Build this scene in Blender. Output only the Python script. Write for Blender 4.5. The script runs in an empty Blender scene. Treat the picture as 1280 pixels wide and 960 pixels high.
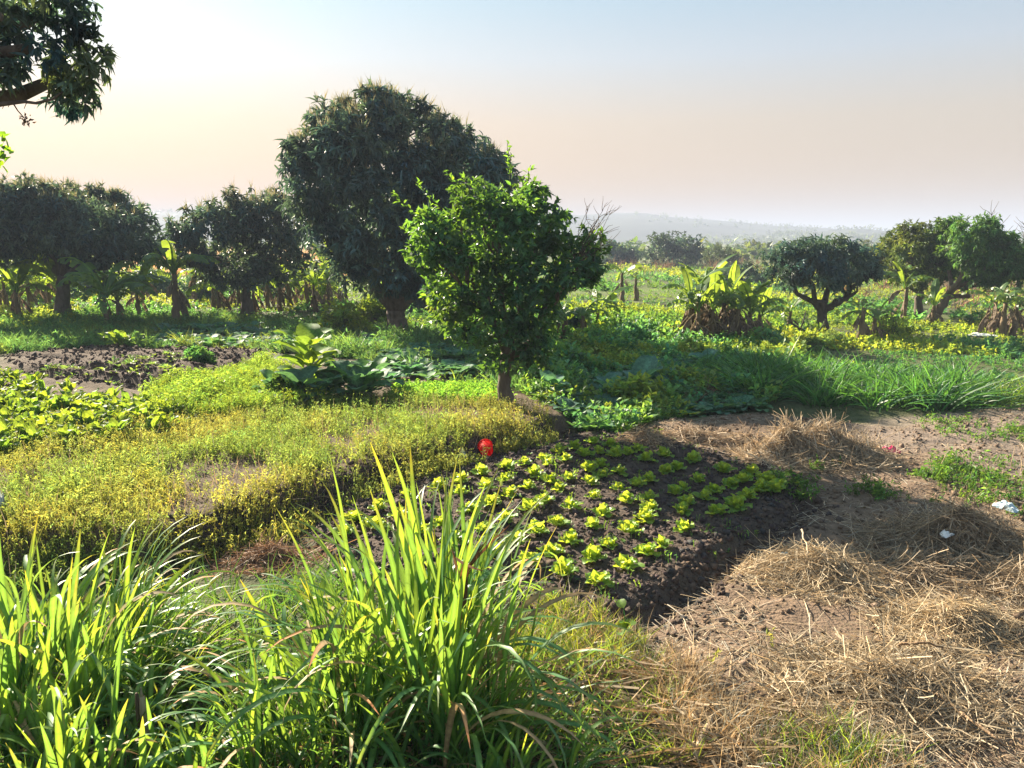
import bpy, math, random
import numpy as np
from mathutils import Vector, Matrix, Euler

rng = np.random.default_rng(11)
random.seed(11)
SC = bpy.context.scene
COL = SC.collection
R = math.radians

# ------------------------------------------------------------------ camera, sky, sun, exposure
F_PX, CAM_H, HORIZON = 967.0, 2.1, 300.0
PITCH = math.atan((480 - HORIZON) / F_PX)
cam_d = bpy.data.cameras.new('camera'); cam = bpy.data.objects.new('camera', cam_d); COL.objects.link(cam)
cam.location = (0, 0, CAM_H); cam.rotation_euler = (math.pi / 2 - PITCH, 0, 0)
cam_d.sensor_width = 36; cam_d.lens = 36 * F_PX / 1280; cam_d.clip_start = 0.05; cam_d.clip_end = 20000
SC.camera = cam

SUN_EL, SUN_AZ = R(27), R(-39)          # azimuth from +Y, negative = left
world = bpy.data.worlds.new('World'); SC.world = world; world.use_nodes = True
wn = world.node_tree.nodes; wl = world.node_tree.links
bg = wn['Background']
sky = wn.new('ShaderNodeTexSky'); sky.sky_type = 'NISHITA'; sky.sun_disc = False
sky.sun_elevation = SUN_EL; sky.sun_rotation = SUN_AZ
sky.air_density = 1.0; sky.dust_density = 5.0; sky.ozone_density = 1.2; sky.altitude = 0
gam = wn.new('ShaderNodeGamma'); gam.inputs[1].default_value = 0.33      # soft, hazy sky: the whole range compressed alike
wl.new(sky.outputs[0], gam.inputs[0]); cool = wn.new('ShaderNodeMix'); cool.data_type = 'RGBA'; cool.blend_type = 'MULTIPLY'; cool.inputs[0].default_value = 1
tcw = wn.new('ShaderNodeTexCoord'); spx = wn.new('ShaderNodeSeparateXYZ'); rmp = wn.new('ShaderNodeValToRGB')   # dusty warm air low down, bluer overhead, all round
wl.new(tcw.outputs['Generated'], spx.inputs[0]); wl.new(spx.outputs[2], rmp.inputs[0]); wl.new(rmp.outputs[0], cool.inputs[7])
er = rmp.color_ramp.elements; er[0].position = 0.0; er[0].color = (1.0, .64, .33, 1); er[1].position = 1.0; er[1].color = (.58, .84, 1.0, 1)
for ps, cl in ((.06, (1.0, .68, .39, 1)), (.14, (1.0, .82, .63, 1)), (.21, (.85, .92, .97, 1)), (.29, (.62, .86, 1.0, 1))): e_ = er.new(ps); e_.color = cl
wl.new(gam.outputs[0], cool.inputs[6]); wl.new(cool.outputs[2], bg.inputs[0]); bg.inputs[1].default_value = 0.095
sun_d = bpy.data.lights.new('sun', 'SUN'); sun = bpy.data.objects.new('sun', sun_d); COL.objects.link(sun)
sun_d.energy = 4.4; sun_d.angle = R(0.6); sun_d.color = (1.0, 0.88, 0.68)
SUNV = Vector((math.sin(SUN_AZ) * math.cos(SUN_EL), math.cos(SUN_AZ) * math.cos(SUN_EL), math.sin(SUN_EL)))
sun.rotation_euler = SUNV.to_track_quat('Z', 'Y').to_euler(); sun.location = SUNV * 50
vs = SC.view_settings
vs.view_transform = 'Standard'; vs.look = 'None'; vs.gamma = 1; vs.exposure = 2.30; vs.use_curve_mapping = False
cy = SC.cycles
cy.max_bounces = 7; cy.diffuse_bounces = 3; cy.glossy_bounces = 2; cy.transmission_bounces = 4
cy.volume_bounces = 0; cy.transparent_max_bounces = 6; cy.use_denoising = True
cy.sample_clamp_indirect = 6; cy.caustics_reflective = False; cy.caustics_refractive = False

# ------------------------------------------------------------------ helpers
def rays(px, py):
    px = np.asarray(px, float); py = np.asarray(py, float)
    dx = (px - 640) / F_PX; dy = -(py - 480) / F_PX
    c, s = math.cos(PITCH), math.sin(PITCH)
    return dx, c + dy * s, -s + dy * c
def P0(px, py, z=0.0):
    dx, dy, dz = rays(px, py); t = (z - CAM_H) / dz
    return dx * t, dy * t
def P(px, py):
    dx, dy, dz = rays(px, py); z = 0.0
    for _ in range(12):
        t = (z - CAM_H) / dz; z = float(H(np.array([dx * t]), np.array([dy * t]))[0])
    return np.array([dx * t, dy * t, z])
def at_depth(px, py, Y):
    dx, dy, dz = rays(px, py); t = Y / dy
    return np.array([dx * t, Y, CAM_H + dz * t])
_lat = np.random.default_rng(3).random((256, 256)) * 2 - 1
def vn(x, y, s=0):
    x = np.asarray(x, float) + s * 17.13; y = np.asarray(y, float) + s * 9.71
    xi = np.floor(x).astype(int); yi = np.floor(y).astype(int); u = x - xi; v = y - yi
    u = u * u * (3 - 2 * u); v = v * v * (3 - 2 * v)
    g = lambda a, b: _lat[a % 256, b % 256]
    return (g(xi, yi) * (1 - u) + g(xi + 1, yi) * u) * (1 - v) + (g(xi, yi + 1) * (1 - u) + g(xi + 1, yi + 1) * u) * v
def fbm(x, y, s=0, o=4):
    r = 0; a = 1.0
    for i in range(o):
        r = r + a * vn(x * 2 ** i, y * 2 ** i, s + i * 3); a *= .5
    return r / 1.6
def ss(a, b, x):
    t = np.clip((x - a) / (b - a), 0, 1); return t * t * (3 - 2 * t)
def sd_poly(x, y, poly):                    # >0 inside
    x = np.asarray(x, float); y = np.asarray(y, float)
    d = np.full(x.shape, 1e18); ins = np.zeros(x.shape, bool); n = len(poly)
    for i in range(n):
        ax, ay = poly[i]; bx, by = poly[(i + 1) % n]
        ex, ey = bx - ax, by - ay; wx, wy = x - ax, y - ay
        t = np.clip((wx * ex + wy * ey) / (ex * ex + ey * ey + 1e-12), 0, 1)
        d = np.minimum(d, (wx - ex * t) ** 2 + (wy - ey * t) ** 2)
        cnd = (ay > y) != (by > y)
        ins ^= cnd & (x < (bx - ax) * (y - ay) / (by - ay + 1e-12) + ax)
    d = np.sqrt(d); return np.where(ins, d, -d)
def gpoly(pts, z=0.0):
    return [tuple(float(v) for v in P0(px, py, z)) for px, py in pts]
def seg_dist(x, y, pts):
    d = np.full(np.shape(x), 1e18)
    for (ax, ay), (bx, by) in zip(pts[:-1], pts[1:]):
        ex, ey = bx - ax, by - ay; wx, wy = x - ax, y - ay
        t = np.clip((wx * ex + wy * ey) / (ex * ex + ey * ey), 0, 1)
        d = np.minimum(d, (wx - ex * t) ** 2 + (wy - ey * t) ** 2)
    return np.sqrt(d)
def in_poly_pts(poly, n):
    a = np.array(poly); lo, hi = a.min(0), a.max(0); out = []
    tot = 0
    while tot < n:
        q = rng.random((n * 2 + 16, 2)) * (hi - lo) + lo
        q = q[sd_poly(q[:, 0], q[:, 1], poly) > 0]; out.append(q); tot += len(q)
    return np.concatenate(out)[:n]
def norm(v): return v / (np.linalg.norm(v, axis=-1, keepdims=True) + 1e-9)

# ------------------------------------------------------------------ terrain shape
BED = gpoly([(742, 540), (860, 560), (1003, 598), (985, 640), (880, 706), (765, 778), (640, 760), (430, 735), (385, 672), (440, 634), (560, 590), (660, 560)])
RAISE_EDGE = gpoly([(720, 528), (620, 562), (520, 592), (425, 620), (300, 652), (190, 690), (-200, 720)], .1)
RAISE = RAISE_EDGE + [(-14, 6), (-14, 30), (1.2, 30), (1.0, 11)]
FURROW = gpoly([(1010, 625), (965, 668), (880, 725), (790, 782)])
BANK = gpoly([(700, 548), (600, 578), (500, 606), (420, 632), (330, 665), (230, 700)])
DIRT = gpoly([(760, 556), (820, 528), (960, 515), (1130, 535), (1290, 500), (1500, 505), (1700, 960), (1200, 1250), (860, 1150), (900, 960), (800, 850), (775, 790), (880, 715), (985, 645), (1000, 600), (900, 575)])
PATH = gpoly([(1060, 530), (1130, 520), (1290, 500), (1420, 505), (1420, 620), (1280, 600), (1160, 565), (1080, 560)])
PLOUGH = gpoly([(0, 446), (120, 432), (340, 434), (330, 460), (240, 478), (200, 492), (90, 492), (20, 470)], .1)
SLIP = gpoly([(1020, 446), (1055, 446), (1075, 462), (1050, 466)], 0)
def H(x, y):
    x = np.asarray(x, float); y = np.asarray(y, float)
    near = 1 - ss(14, 30, np.hypot(x, y))
    z = 0.05 * fbm(x * .5, y * .5, 1) * (0.3 + .7 * near)
    z = z + 0.016 * fbm(x * 4, y * 4, 5) * near + 0.010 * fbm(x * 13, y * 13, 9, 2) * near
    r = ss(-0.12, 0.22, sd_poly(x, y, RAISE) + .05 * vn(x * 3, y * 3, 4)) * (1 - ss(11, 17, y)) * (1 - ss(0.3, 1.4, x) * ss(7, 9.5, y))
    z = z + .20 * r
    b = ss(-.10, .12, sd_poly(x, y, BED) + .04 * vn(x * 4, y * 4, 8))
    z = z + b * (.05 + .018 * fbm(x * 9, y * 9, 14, 3))
    z = z - .10 * np.exp(-(seg_dist(x, y, FURROW) / .12) ** 2) - .07 * np.exp(-(seg_dist(x, y, BANK) / .14) ** 2)
    p = ss(-.3, .3, sd_poly(x, y, PLOUGH)); z = z + p * .075 * np.sin((x * .5 + y) * 9 + 2 * vn(x, y, 3))
    dd = ss(-.2, .2, sd_poly(x, y, DIRT)); z = z + dd * (.03 + .03 * fbm(x * 2.2, y * 2.2, 22) + .012 * fbm(x * 9, y * 9, 25, 2))
    return z

# ------------------------------------------------------------------ mesh building
def mesh(name, V, T, mat=None, col=None, smooth=False):
    V = np.ascontiguousarray(V, np.float32); T = np.ascontiguousarray(T, np.int32)
    m = bpy.data.meshes.new(name); k = T.shape[1]
    m.vertices.add(len(V)); m.vertices.foreach_set('co', V.ravel())
    m.loops.add(T.size); m.loops.foreach_set('vertex_index', T.ravel())
    m.polygons.add(len(T)); m.polygons.foreach_set('loop_start', np.arange(0, T.size, k, dtype=np.int32))
    m.polygons.foreach_set('use_smooth', np.full(len(T), smooth, bool))
    if col is not None:
        c = np.ones((len(V), 4), np.float32); c[:, :3] = col
        at = m.attributes.new('tint', 'FLOAT_COLOR', 'POINT'); at.data.foreach_set('color', c.ravel())
    m.update(calc_edges=True)
    if mat: m.materials.append(mat)
    return m
def obj(name, me, parent=None, loc=None, rot=None, scale=None):
    o = bpy.data.objects.new(name, me); COL.objects.link(o)
    if parent: o.parent = parent
    if loc is not None: o.location = loc
    if rot is not None: o.rotation_euler = rot
    if scale is not None: o.scale = (scale,) * 3 if np.isscalar(scale) else scale
    return o
def tag(o, label=None, cat=None, group=None, kind=None):
    for k, v in (('label', label), ('category', cat), ('group', group), ('kind', kind)):
        if v: o[k] = v
    return o
def thing(name, loc, label, cat, group=None, rz=0, scale=1):
    o = bpy.data.objects.new(name, None); COL.objects.link(o); o.empty_display_size = .1
    o.location = loc; o.rotation_euler = (0, 0, rz); o.scale = (scale,) * 3
    return tag(o, label, cat, group)
class MB:
    def __init__(s): s.V, s.T, s.C, s.n = [], [], [], 0
    def add(s, V, T, C=(1, 1, 1)):
        V = np.asarray(V, float).reshape(-1, 3); T = np.asarray(T, int).reshape(-1, 3)
        s.V.append(V); s.T.append(T + s.n); s.n += len(V)
        C = np.asarray(C, float); s.C.append(np.broadcast_to(C, (len(V), 3)))
        return s
    def inst(s, tpl, Rm, t, tint):          # tpl (V,T[,C]); Rm (N,3,3); t (N,3); tint (N,3)
        V, T = tpl[0], tpl[1]; N = len(t); k = len(V)
        W = np.einsum('nij,vj->nvi', Rm, V) + t[:, None, :]
        F = T[None] + (np.arange(N) * k)[:, None, None]
        C = np.repeat(tint[:, None, :], k, 1)
        if len(tpl) > 2: C = C * tpl[2][None]
        return s.add(W.reshape(-1, 3), F.reshape(-1, 3), C.reshape(-1, 3))
    def mesh(s, name, mat, smooth=False):
        return mesh(name, np.concatenate(s.V), np.concatenate(s.T), mat, np.concatenate(s.C), smooth)
    def obj(s, name, mat, parent=None, smooth=False, **k):
        return obj(name, s.mesh(name, mat, smooth), parent, **k)
    def tpl(s): return np.concatenate(s.V), np.concatenate(s.T), np.concatenate(s.C)
def rot_z(a, sc=1.0, tilt=None):
    a = np.asarray(a); N = len(a); M = np.zeros((N, 3, 3)); c, s = np.cos(a), np.sin(a)
    M[:, 0, 0] = c; M[:, 0, 1] = -s; M[:, 1, 0] = s; M[:, 1, 1] = c; M[:, 2, 2] = 1
    if tilt is not None:
        tx, ty = tilt[:, 0], tilt[:, 1]
        K = np.tile(np.eye(3), (N, 1, 1)); K[:, 0, 2] = tx; K[:, 1, 2] = ty; K[:, 2, 0] = -tx; K[:, 2, 1] = -ty
        M = K @ M
    return M * np.broadcast_to(np.asarray(sc, float), (N,))[:, None, None]
def frame(d, n, size, wid=None):            # leaf axes: X width, Y along d, Z normal
    d = norm(d); w = norm(np.cross(d, n)); n2 = np.cross(w, d)
    size = np.broadcast_to(np.asarray(size, float), (len(d),)); wid = size if wid is None else wid
    return np.stack([w * np.broadcast_to(wid, (len(d),))[:, None], d * size[:, None], n2 * size[:, None]], 2)
def jit(n, base=(1, 1, 1), v=.18, hue=.10):
    b = np.asarray(base, float)[None] * (1 + v * rng.standard_normal((n, 1)))
    h = rng.standard_normal((n, 1)) * hue
    return np.clip(b * np.concatenate([1 + h, 1 + .25 * h, 1 - .8 * h], 1), .05, 3)
# small leaf: folded diamond with a shoulder; length 1 along Y
def leaf_tpl(w=.34, fold=.12, droop=.15, n=2):
    if n == 1:
        V = np.array([[0, 0, 0], [-w / 2, .45, fold], [0, 1, -droop], [w / 2, .45, fold]])
        return V, np.array([[0, 2, 1], [0, 3, 2]])
    ys = [0, .28, .66, 1.0]; ws = [.12, .92, .78, 0]
    V = []
    for y, k in zip(ys, ws):
        z = -droop * y * y
        V += [[-w / 2 * k, y, z + fold * k], [0, y, z], [w / 2 * k, y, z + fold * k]]
    T = []
    for i in range(3):
        a = 3 * i
        T += [[a, a + 1, a + 4], [a, a + 4, a + 3], [a + 1, a + 2, a + 5], [a + 1, a + 5, a + 4]]
    return np.array(V), np.array(T)[[k for k in range(12) if k not in (9, 10)]]
L1 = leaf_tpl(n=1); L1N = leaf_tpl(w=.22, n=1, droop=.3); L2 = leaf_tpl(w=.5); L2N = leaf_tpl(w=.27, droop=.35); L1W = leaf_tpl(w=.7, n=1, fold=.06)
def ribbons(p, d, L, w, bend, seg=3, wmid=1.0, up=None, tint=None, taper=True):
    """N flat ribbons: start p, direction d, length L, width w, bend = displacement at the tip (N,3)."""
    N = len(p); t = np.linspace(0, 1, seg + 1)
    c = p[:, None] + d[:, None] * (L[:, None] * t)[..., None] + bend[:, None] * (t ** 2)[None, :, None]
    tg = norm(d[:, None] * L[:, None, None] + 2 * bend[:, None] * t[None, :, None])
    up = norm(rng.standard_normal((N, 3))) if up is None else up
    s = norm(np.cross(tg, up[:, None]))
    prof = (1 - t ** 2.2) * .95 + .05 if taper else np.ones_like(t)
    s = s * (w[:, None] * prof / 2)[..., None]
    V = np.stack([c - s, c + s], 2).reshape(-1, 3); k = 2 * (seg + 1)
    T = []
    for i in range(seg): a = 2 * i; T += [[a, a + 1, a + 3], [a, a + 3, a + 2]]
    F = np.array(T)[None] + (np.arange(N) * k)[:, None, None]
    C = np.repeat(tint[:, None], k, 1).reshape(-1, 3) if tint is not None else np.ones((N * k, 3))
    return V, F.reshape(-1, 3), C
def tube(mb, pts, rad, n=7, tint=(1, 1, 1), cap=True, bump=0):
    pts = np.asarray(pts, float); k = len(pts); rad = np.broadcast_to(rad, (k,))
    tg = norm(np.gradient(pts, axis=0)); ref = np.array([.31, .77, .2]) if abs(tg[0][2]) > .6 else np.array([0, 0, 1.])
    a = norm(np.cross(tg, ref)); b = np.cross(tg, a); th = np.arange(n) * 2 * math.pi / n
    rr = rad[:, None] * (1 + bump * rng.standard_normal((k, n)))
    V = pts[:, None] + rr[..., None] * (a[:, None] * np.cos(th)[None, :, None] + b[:, None] * np.sin(th)[None, :, None])
    V = V.reshape(-1, 3); T = []
    for i in range(k - 1):
        for j in range(n):
            q, r_ = i * n + j, i * n + (j + 1) % n
            T += [[q, r_, r_ + n], [q, r_ + n, q + n]]
    if cap:
        V = np.concatenate([V, pts[[-1]], pts[[0]]]); e = (k - 1) * n
        for j in range(n): T += [[e + j, e + (j + 1) % n, k * n], [(j + 1) % n, j, k * n + 1]]
    mb.add(V, T, tint)
def curve_pts(a, b, k=6, sag=0, wob=.05):
    a = np.asarray(a, float); b = np.asarray(b, float); t = np.linspace(0, 1, k)[:, None]
    L = np.linalg.norm(b - a); q = a + (b - a) * t
    o = rng.standard_normal((k, 3)) * wob * L * np.sin(t * math.pi)
    q = q + o; q[:, 2] += sag * np.sin(t[:, 0] * math.pi); return q

# ------------------------------------------------------------------ materials
def mat_new(name):
    m = bpy.data.materials.new(name); m.use_nodes = True; nt = m.node_tree
    for n in list(nt.nodes):
        if n.type != 'OUTPUT_MATERIAL': nt.nodes.remove(n)
    return m, nt.nodes, nt.links, nt.nodes['Material Output']
def tint_mul(N, L, colr, attr='tint'):
    a = N.new('ShaderNodeAttribute'); a.attribute_name = attr
    x = N.new('ShaderNodeMix'); x.data_type = 'RGBA'; x.blend_type = 'MULTIPLY'; x.inputs[0].default_value = 1
    x.inputs[6].default_value = (*colr, 1); L.new(a.outputs['Color'], x.inputs[7]); return x.outputs[2]
def leaf_mat(name, base, trans, fac=.45, rough=.5, spec=.35, scale=30, var=.25):
    m, N, L, out = mat_new(name)
    nz = N.new('ShaderNodeTexNoise'); nz.inputs['Scale'].default_value = scale; nz.inputs['Detail'].default_value = 2
    tc = N.new('ShaderNodeTexCoord'); L.new(tc.outputs['Object'], nz.inputs['Vector'])
    mr = N.new('ShaderNodeMapRange'); mr.inputs[1].default_value = .3; mr.inputs[2].default_value = .7
    mr.inputs[3].default_value = 1 - var; mr.inputs[4].default_value = 1 + var; L.new(nz.outputs['Fac'], mr.inputs[0])
    def col(c):
        s = tint_mul(N, L, c); v = N.new('ShaderNodeVectorMath'); v.operation = 'SCALE'
        L.new(s, v.inputs[0]); L.new(mr.outputs[0], v.inputs['Scale']); return v.outputs[0]
    p = N.new('ShaderNodeBsdfPrincipled'); p.inputs['Roughness'].default_value = rough; p.inputs['Specular IOR Level'].default_value = spec
    L.new(col(base), p.inputs['Base Color'])
    t = N.new('ShaderNodeBsdfTranslucent'); L.new(col(trans), t.inputs['Color'])
    x = N.new('ShaderNodeMixShader'); x.inputs[0].default_value = fac
    L.new(p.outputs[0], x.inputs[1]); L.new(t.outputs[0], x.inputs[2]); L.new(x.outputs[0], out.inputs['Surface'])
    return m
def solid_mat(name, base, rough=.85, scale=20, var=.35, bump=.4, bscale=60, stretch=(1, 1, 1), spec=.2, tinted=True):
    m, N, L, out = mat_new(name)
    tc = N.new('ShaderNodeTexCoord'); mp = N.new('ShaderNodeMapping'); mp.inputs['Scale'].default_value = stretch
    L.new(tc.outputs['Object'], mp.inputs['Vector'])
    nz = N.new('ShaderNodeTexNoise'); nz.inputs['Scale'].default_value = scale; nz.inputs['Detail'].default_value = 5
    L.new(mp.outputs[0], nz.inputs['Vector'])
    mr = N.new('ShaderNodeMapRange'); mr.inputs[1].default_value = .25; mr.inputs[2].default_value = .75
    mr.inputs[3].default_value = 1 - var; mr.inputs[4].default_value = 1 + var; L.new(nz.outputs['Fac'], mr.inputs[0])
    if tinted: src = tint_mul(N, L, base)
    else:
        rgb = N.new('ShaderNodeRGB'); rgb.outputs[0].default_value = (*base, 1); src = rgb.outputs[0]
    v = N.new('ShaderNodeVectorMath'); v.operation = 'SCALE'; L.new(src, v.inputs[0]); L.new(mr.outputs[0], v.inputs['Scale'])
    p = N.new('ShaderNodeBsdfPrincipled'); p.inputs['Roughness'].default_value = rough; p.inputs['Specular IOR Level'].default_value = spec
    L.new(v.outputs[0], p.inputs['Base Color'])
    n2 = N.new('ShaderNodeTexNoise'); n2.inputs['Scale'].default_value = bscale; n2.inputs['Detail'].default_value = 6
    L.new(mp.outputs[0], n2.inputs['Vector'])
    b = N.new('ShaderNodeBump'); b.inputs['Strength'].default_value = bump; b.inputs['Distance'].default_value = .02
    L.new(n2.outputs['Fac'], b.inputs['Height']); L.new(b.outputs[0], p.inputs['Normal'])
    L.new(p.outputs[0], out.inputs['Surface']); return m
M = {}
M['ground'] = solid_mat('ground_soil', (1, 1, 1), .95, 9, .30, .9, 45)
M['hill'] = solid_mat('hill_slope', (1, 1, 1), .95, .02, .35, .0, 1)
M['mango'] = leaf_mat('mango_leaf', (.078, .120, .105), (.13, .21, .09), .26, .5, .35)
M['lemon'] = leaf_mat('citrus_leaf', (.042, .112, .058), (.22, .40, .035), .33, .45, .35)
M['olive'] = leaf_mat('olive_leaf', (.07, .115, .045), (.22, .28, .05), .32, .5, .35)
M['panicle'] = leaf_mat('flower_panicle', (.20, .20, .13), (.28, .25, .12), .45, .7, .2)
M['banana'] = leaf_mat('banana_leaf', (.060, .125, .040), (.36, .48, .04), .45, .42, .45, 8)
M['dead'] = leaf_mat('dead_leaf', (.17, .128, .095), (.20, .14, .085), .28, .8, .15, 12, .4)
M['lettuce'] = leaf_mat('lettuce_leaf', (.16, .30, .045), (.52, .64, .05), .5, .45, .35, 40, .15)
M['mustard'] = leaf_mat('mustard_leaf', (.070, .140, .030), (.33, .44, .035), .40, .58, .2, 40, .3)
M['collard'] = leaf_mat('collard_leaf', (.060, .13, .078), (.15, .31, .09), .32, .62, .2, 35, .3)
M['weed'] = leaf_mat('weed_leaf', (.20, .215, .065), (.52, .52, .10), .45, .55, .25, 15, .2)
M['cover'] = leaf_mat('ground_cover_leaf', (.072, .130, .050), (.25, .36, .06), .40, .5, .3, 10, .25)
M['grass'] = leaf_mat('grass_blade', (.062, .150, .058), (.27, .41, .05), .40, .46, .42, 18, .15)
M['straw'] = leaf_mat('dry_straw', (.50, .425, .33), (.46, .37, .26), .28, .65, .25, 30, .25)
M['stalk'] = solid_mat('dry_stalk', (.26, .21, .15), .75, 40, .4, .5, 80, (1, 1, .1))
M['bark'] = solid_mat('bark', (.12, .095, .075), .9, 14, .45, .9, 30, (1, 1, .35))
M['pseudostem'] = solid_mat('banana_stem', (.17, .12, .07), .8, 10, .5, .6, 25, (1, 1, .2))
M['clod'] = solid_mat('soil_clod', (1, 1, 1), .95, 30, .3, .6, 90)
M['red'] = leaf_mat('red_plastic', (.85, .014, .010), (.95, .015, .01), .55, .6, .25, 8, .05)
M['rim'] = solid_mat('pale_plastic', (.70, .62, .56), .45, 8, .08, .05, 30, spec=.4, tinted=False)
M['pink'] = solid_mat('pink_plastic', (.75, .03, .16), .4, 20, .12, .3, 40, spec=.5, tinted=False)
M['white'] = solid_mat('white_plastic', (.66, .66, .64), .45, 15, .12, .25, 35, spec=.4, tinted=False)
M['blue'] = solid_mat('pale_blue_plastic', (.42, .52, .56), .4, 15, .2, .3, 35, spec=.5, tinted=False)

# ------------------------------------------------------------------ ground
def axis(a, b, step, far, ratio=1.13):
    mid = list(np.arange(a, b + 1e-6, step)); lo, hi = [], []
    s, v = step, a
    while v > -far: s *= ratio; v -= s; lo.append(v)
    s, v = step, b
    while v < far: s *= ratio; v += s; hi.append(v)
    return np.array(lo[::-1] + mid + hi)
gx = axis(-6.5, 6.5, .045, 1600); gy = axis(1.8, 13, .045, 1600)
GX, GY = np.meshgrid(gx, gy); x, y = GX.ravel(), GY.ravel()
z = H(x, y)
nx_, ny_ = len(gx), len(gy)
ii = (np.arange(ny_ - 1)[:, None] * nx_ + np.arange(nx_ - 1)[None]).ravel()
quads = np.stack([ii, ii + 1, ii + nx_ + 1, ii + nx_], 1)
def lerp(c, tgt, w): return c * (1 - w[:, None]) + np.asarray(tgt)[None] * w[:, None]
dist = np.hypot(x, y)
c = np.tile(np.array([.075, .085, .035]), (len(x), 1))
patch = fbm(x * .12, y * .35, 31)
c = lerp(c, (.11, .15, .035), ss(16, 26, y) * ss(-.25, .35, patch))
c = lerp(c, (.24, .19, .10), ss(30, 60, y) * ss(.0, .4, fbm(x * .02, y * .03, 41)))
c = lerp(c, (.13, .15, .06), ss(60, 120, y) * .7)
w = ss(-.15, .15, sd_poly(x, y, RAISE) + .1 * vn(x * 3, y * 3)) * (1 - ss(11, 14, y)); c = lerp(c, (.10, .070, .045), w)
w = ss(-.2, .2, sd_poly(x, y, PLOUGH) + .15 * vn(x * 2, y * 2)); c = lerp(c, (.085, .056, .040), w)
c = lerp(c, (.075, .055, .042), 1 - ss(2.6, 4.4, y))
w = ss(-.12, .12, sd_poly(x, y, DIRT) + .12 * fbm(x * 2, y * 2, 6)); c = lerp(c, (.175, .120, .082), w)
c = c * (1 + .25 * w * fbm(x * 1.3, y * 1.3, 51))[:, None]
w = ss(-.15, .15, sd_poly(x, y, PATH) + .1 * vn(x * 2, y * 2)); c = lerp(c, (.20, .155, .125), w * .8)
w = np.exp(-(seg_dist(x, y, BANK) / .35) ** 2); c = lerp(c, (.07, .048, .036), w)  # dark soil along the bank, also painting in the shade of its slope
w = np.exp(-(seg_dist(x, y, FURROW) / .2) ** 2); c = lerp(c, (.085, .058, .044), w)  # furrow coloured darker to stand for the shade lying in it
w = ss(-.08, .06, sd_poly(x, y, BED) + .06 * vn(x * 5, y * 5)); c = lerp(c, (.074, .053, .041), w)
c = c * (1 + .22 * w * fbm(x * 3, y * 3, 61))[:, None]
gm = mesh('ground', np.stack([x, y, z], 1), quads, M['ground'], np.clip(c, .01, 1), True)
tag(obj('ground', gm), kind='structure')

# ------------------------------------------------------------------ hills far away
HV = []
def hills(name, prof, Y, depth, tint):
    px = np.array([p[0] for p in prof], float); py = np.array([p[1] for p in prof], float)
    n, k = 420, 40
    u = np.linspace(px[0], px[-1], n); top = np.interp(u, px, py)
    dx, dy, dz = rays(u, top); t = Y / dy
    X = dx * t; Z = CAM_H + dz * t
    V = []
    for j in range(k):
        s = j / (k - 1); prof_z = np.sin(np.clip(s * 1.05, 0, 1) * math.pi / 2) ** .9 if s < .95 else 1
        yy = Y - depth * (1 - s)
        zz = (Z + 4) * prof_z - 4
        rough = fbm(X * .02, np.full(n, yy) * .02, 70, 5) * 4 * s * (1 - .8 * s) + .7 * np.maximum(fbm(X * .12, np.full(n, yy) * .12, 75, 3), 0) * (s > .3) * 2
        V.append(np.stack([X * (yy / Y), np.full(n, yy), zz + rough], 1))
    V.append(np.stack([X * 1.2, np.full(n, Y * 1.2), np.full(n, -6.)], 1)); k += 1
    ii = (np.arange(k - 1)[:, None] * n + np.arange(n - 1)[None]).ravel()
    V = np.concatenate(V)
    cc = np.array(tint)[None] * (1 + .6 * fbm(V[:, 0] * .02, V[:, 1] * .02, 77)[:, None])
    HV.append(V[n * 8:n * 40])
    tag(obj(name, mesh(name, V, np.stack([ii, ii + 1, ii + n + 1, ii + n], 1), M['hill'], np.clip(cc, .01, 1), True)), kind='structure')
hills('hills', [(-700, 285), (-300, 272), (0, 268), (205, 267), (420, 269), (600, 273), (740, 271), (795, 268), (850, 274), (960, 283), (1050, 288), (1120, 291), (1300, 296), (1900, 297)], 800, 360, (.06, .07, .05))
hills('hills', [(820, 302), (900, 297), (1000, 291), (1080, 287), (1115, 292), (1300, 297), (1700, 299)], 560, 190, (.06, .075, .045))

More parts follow.
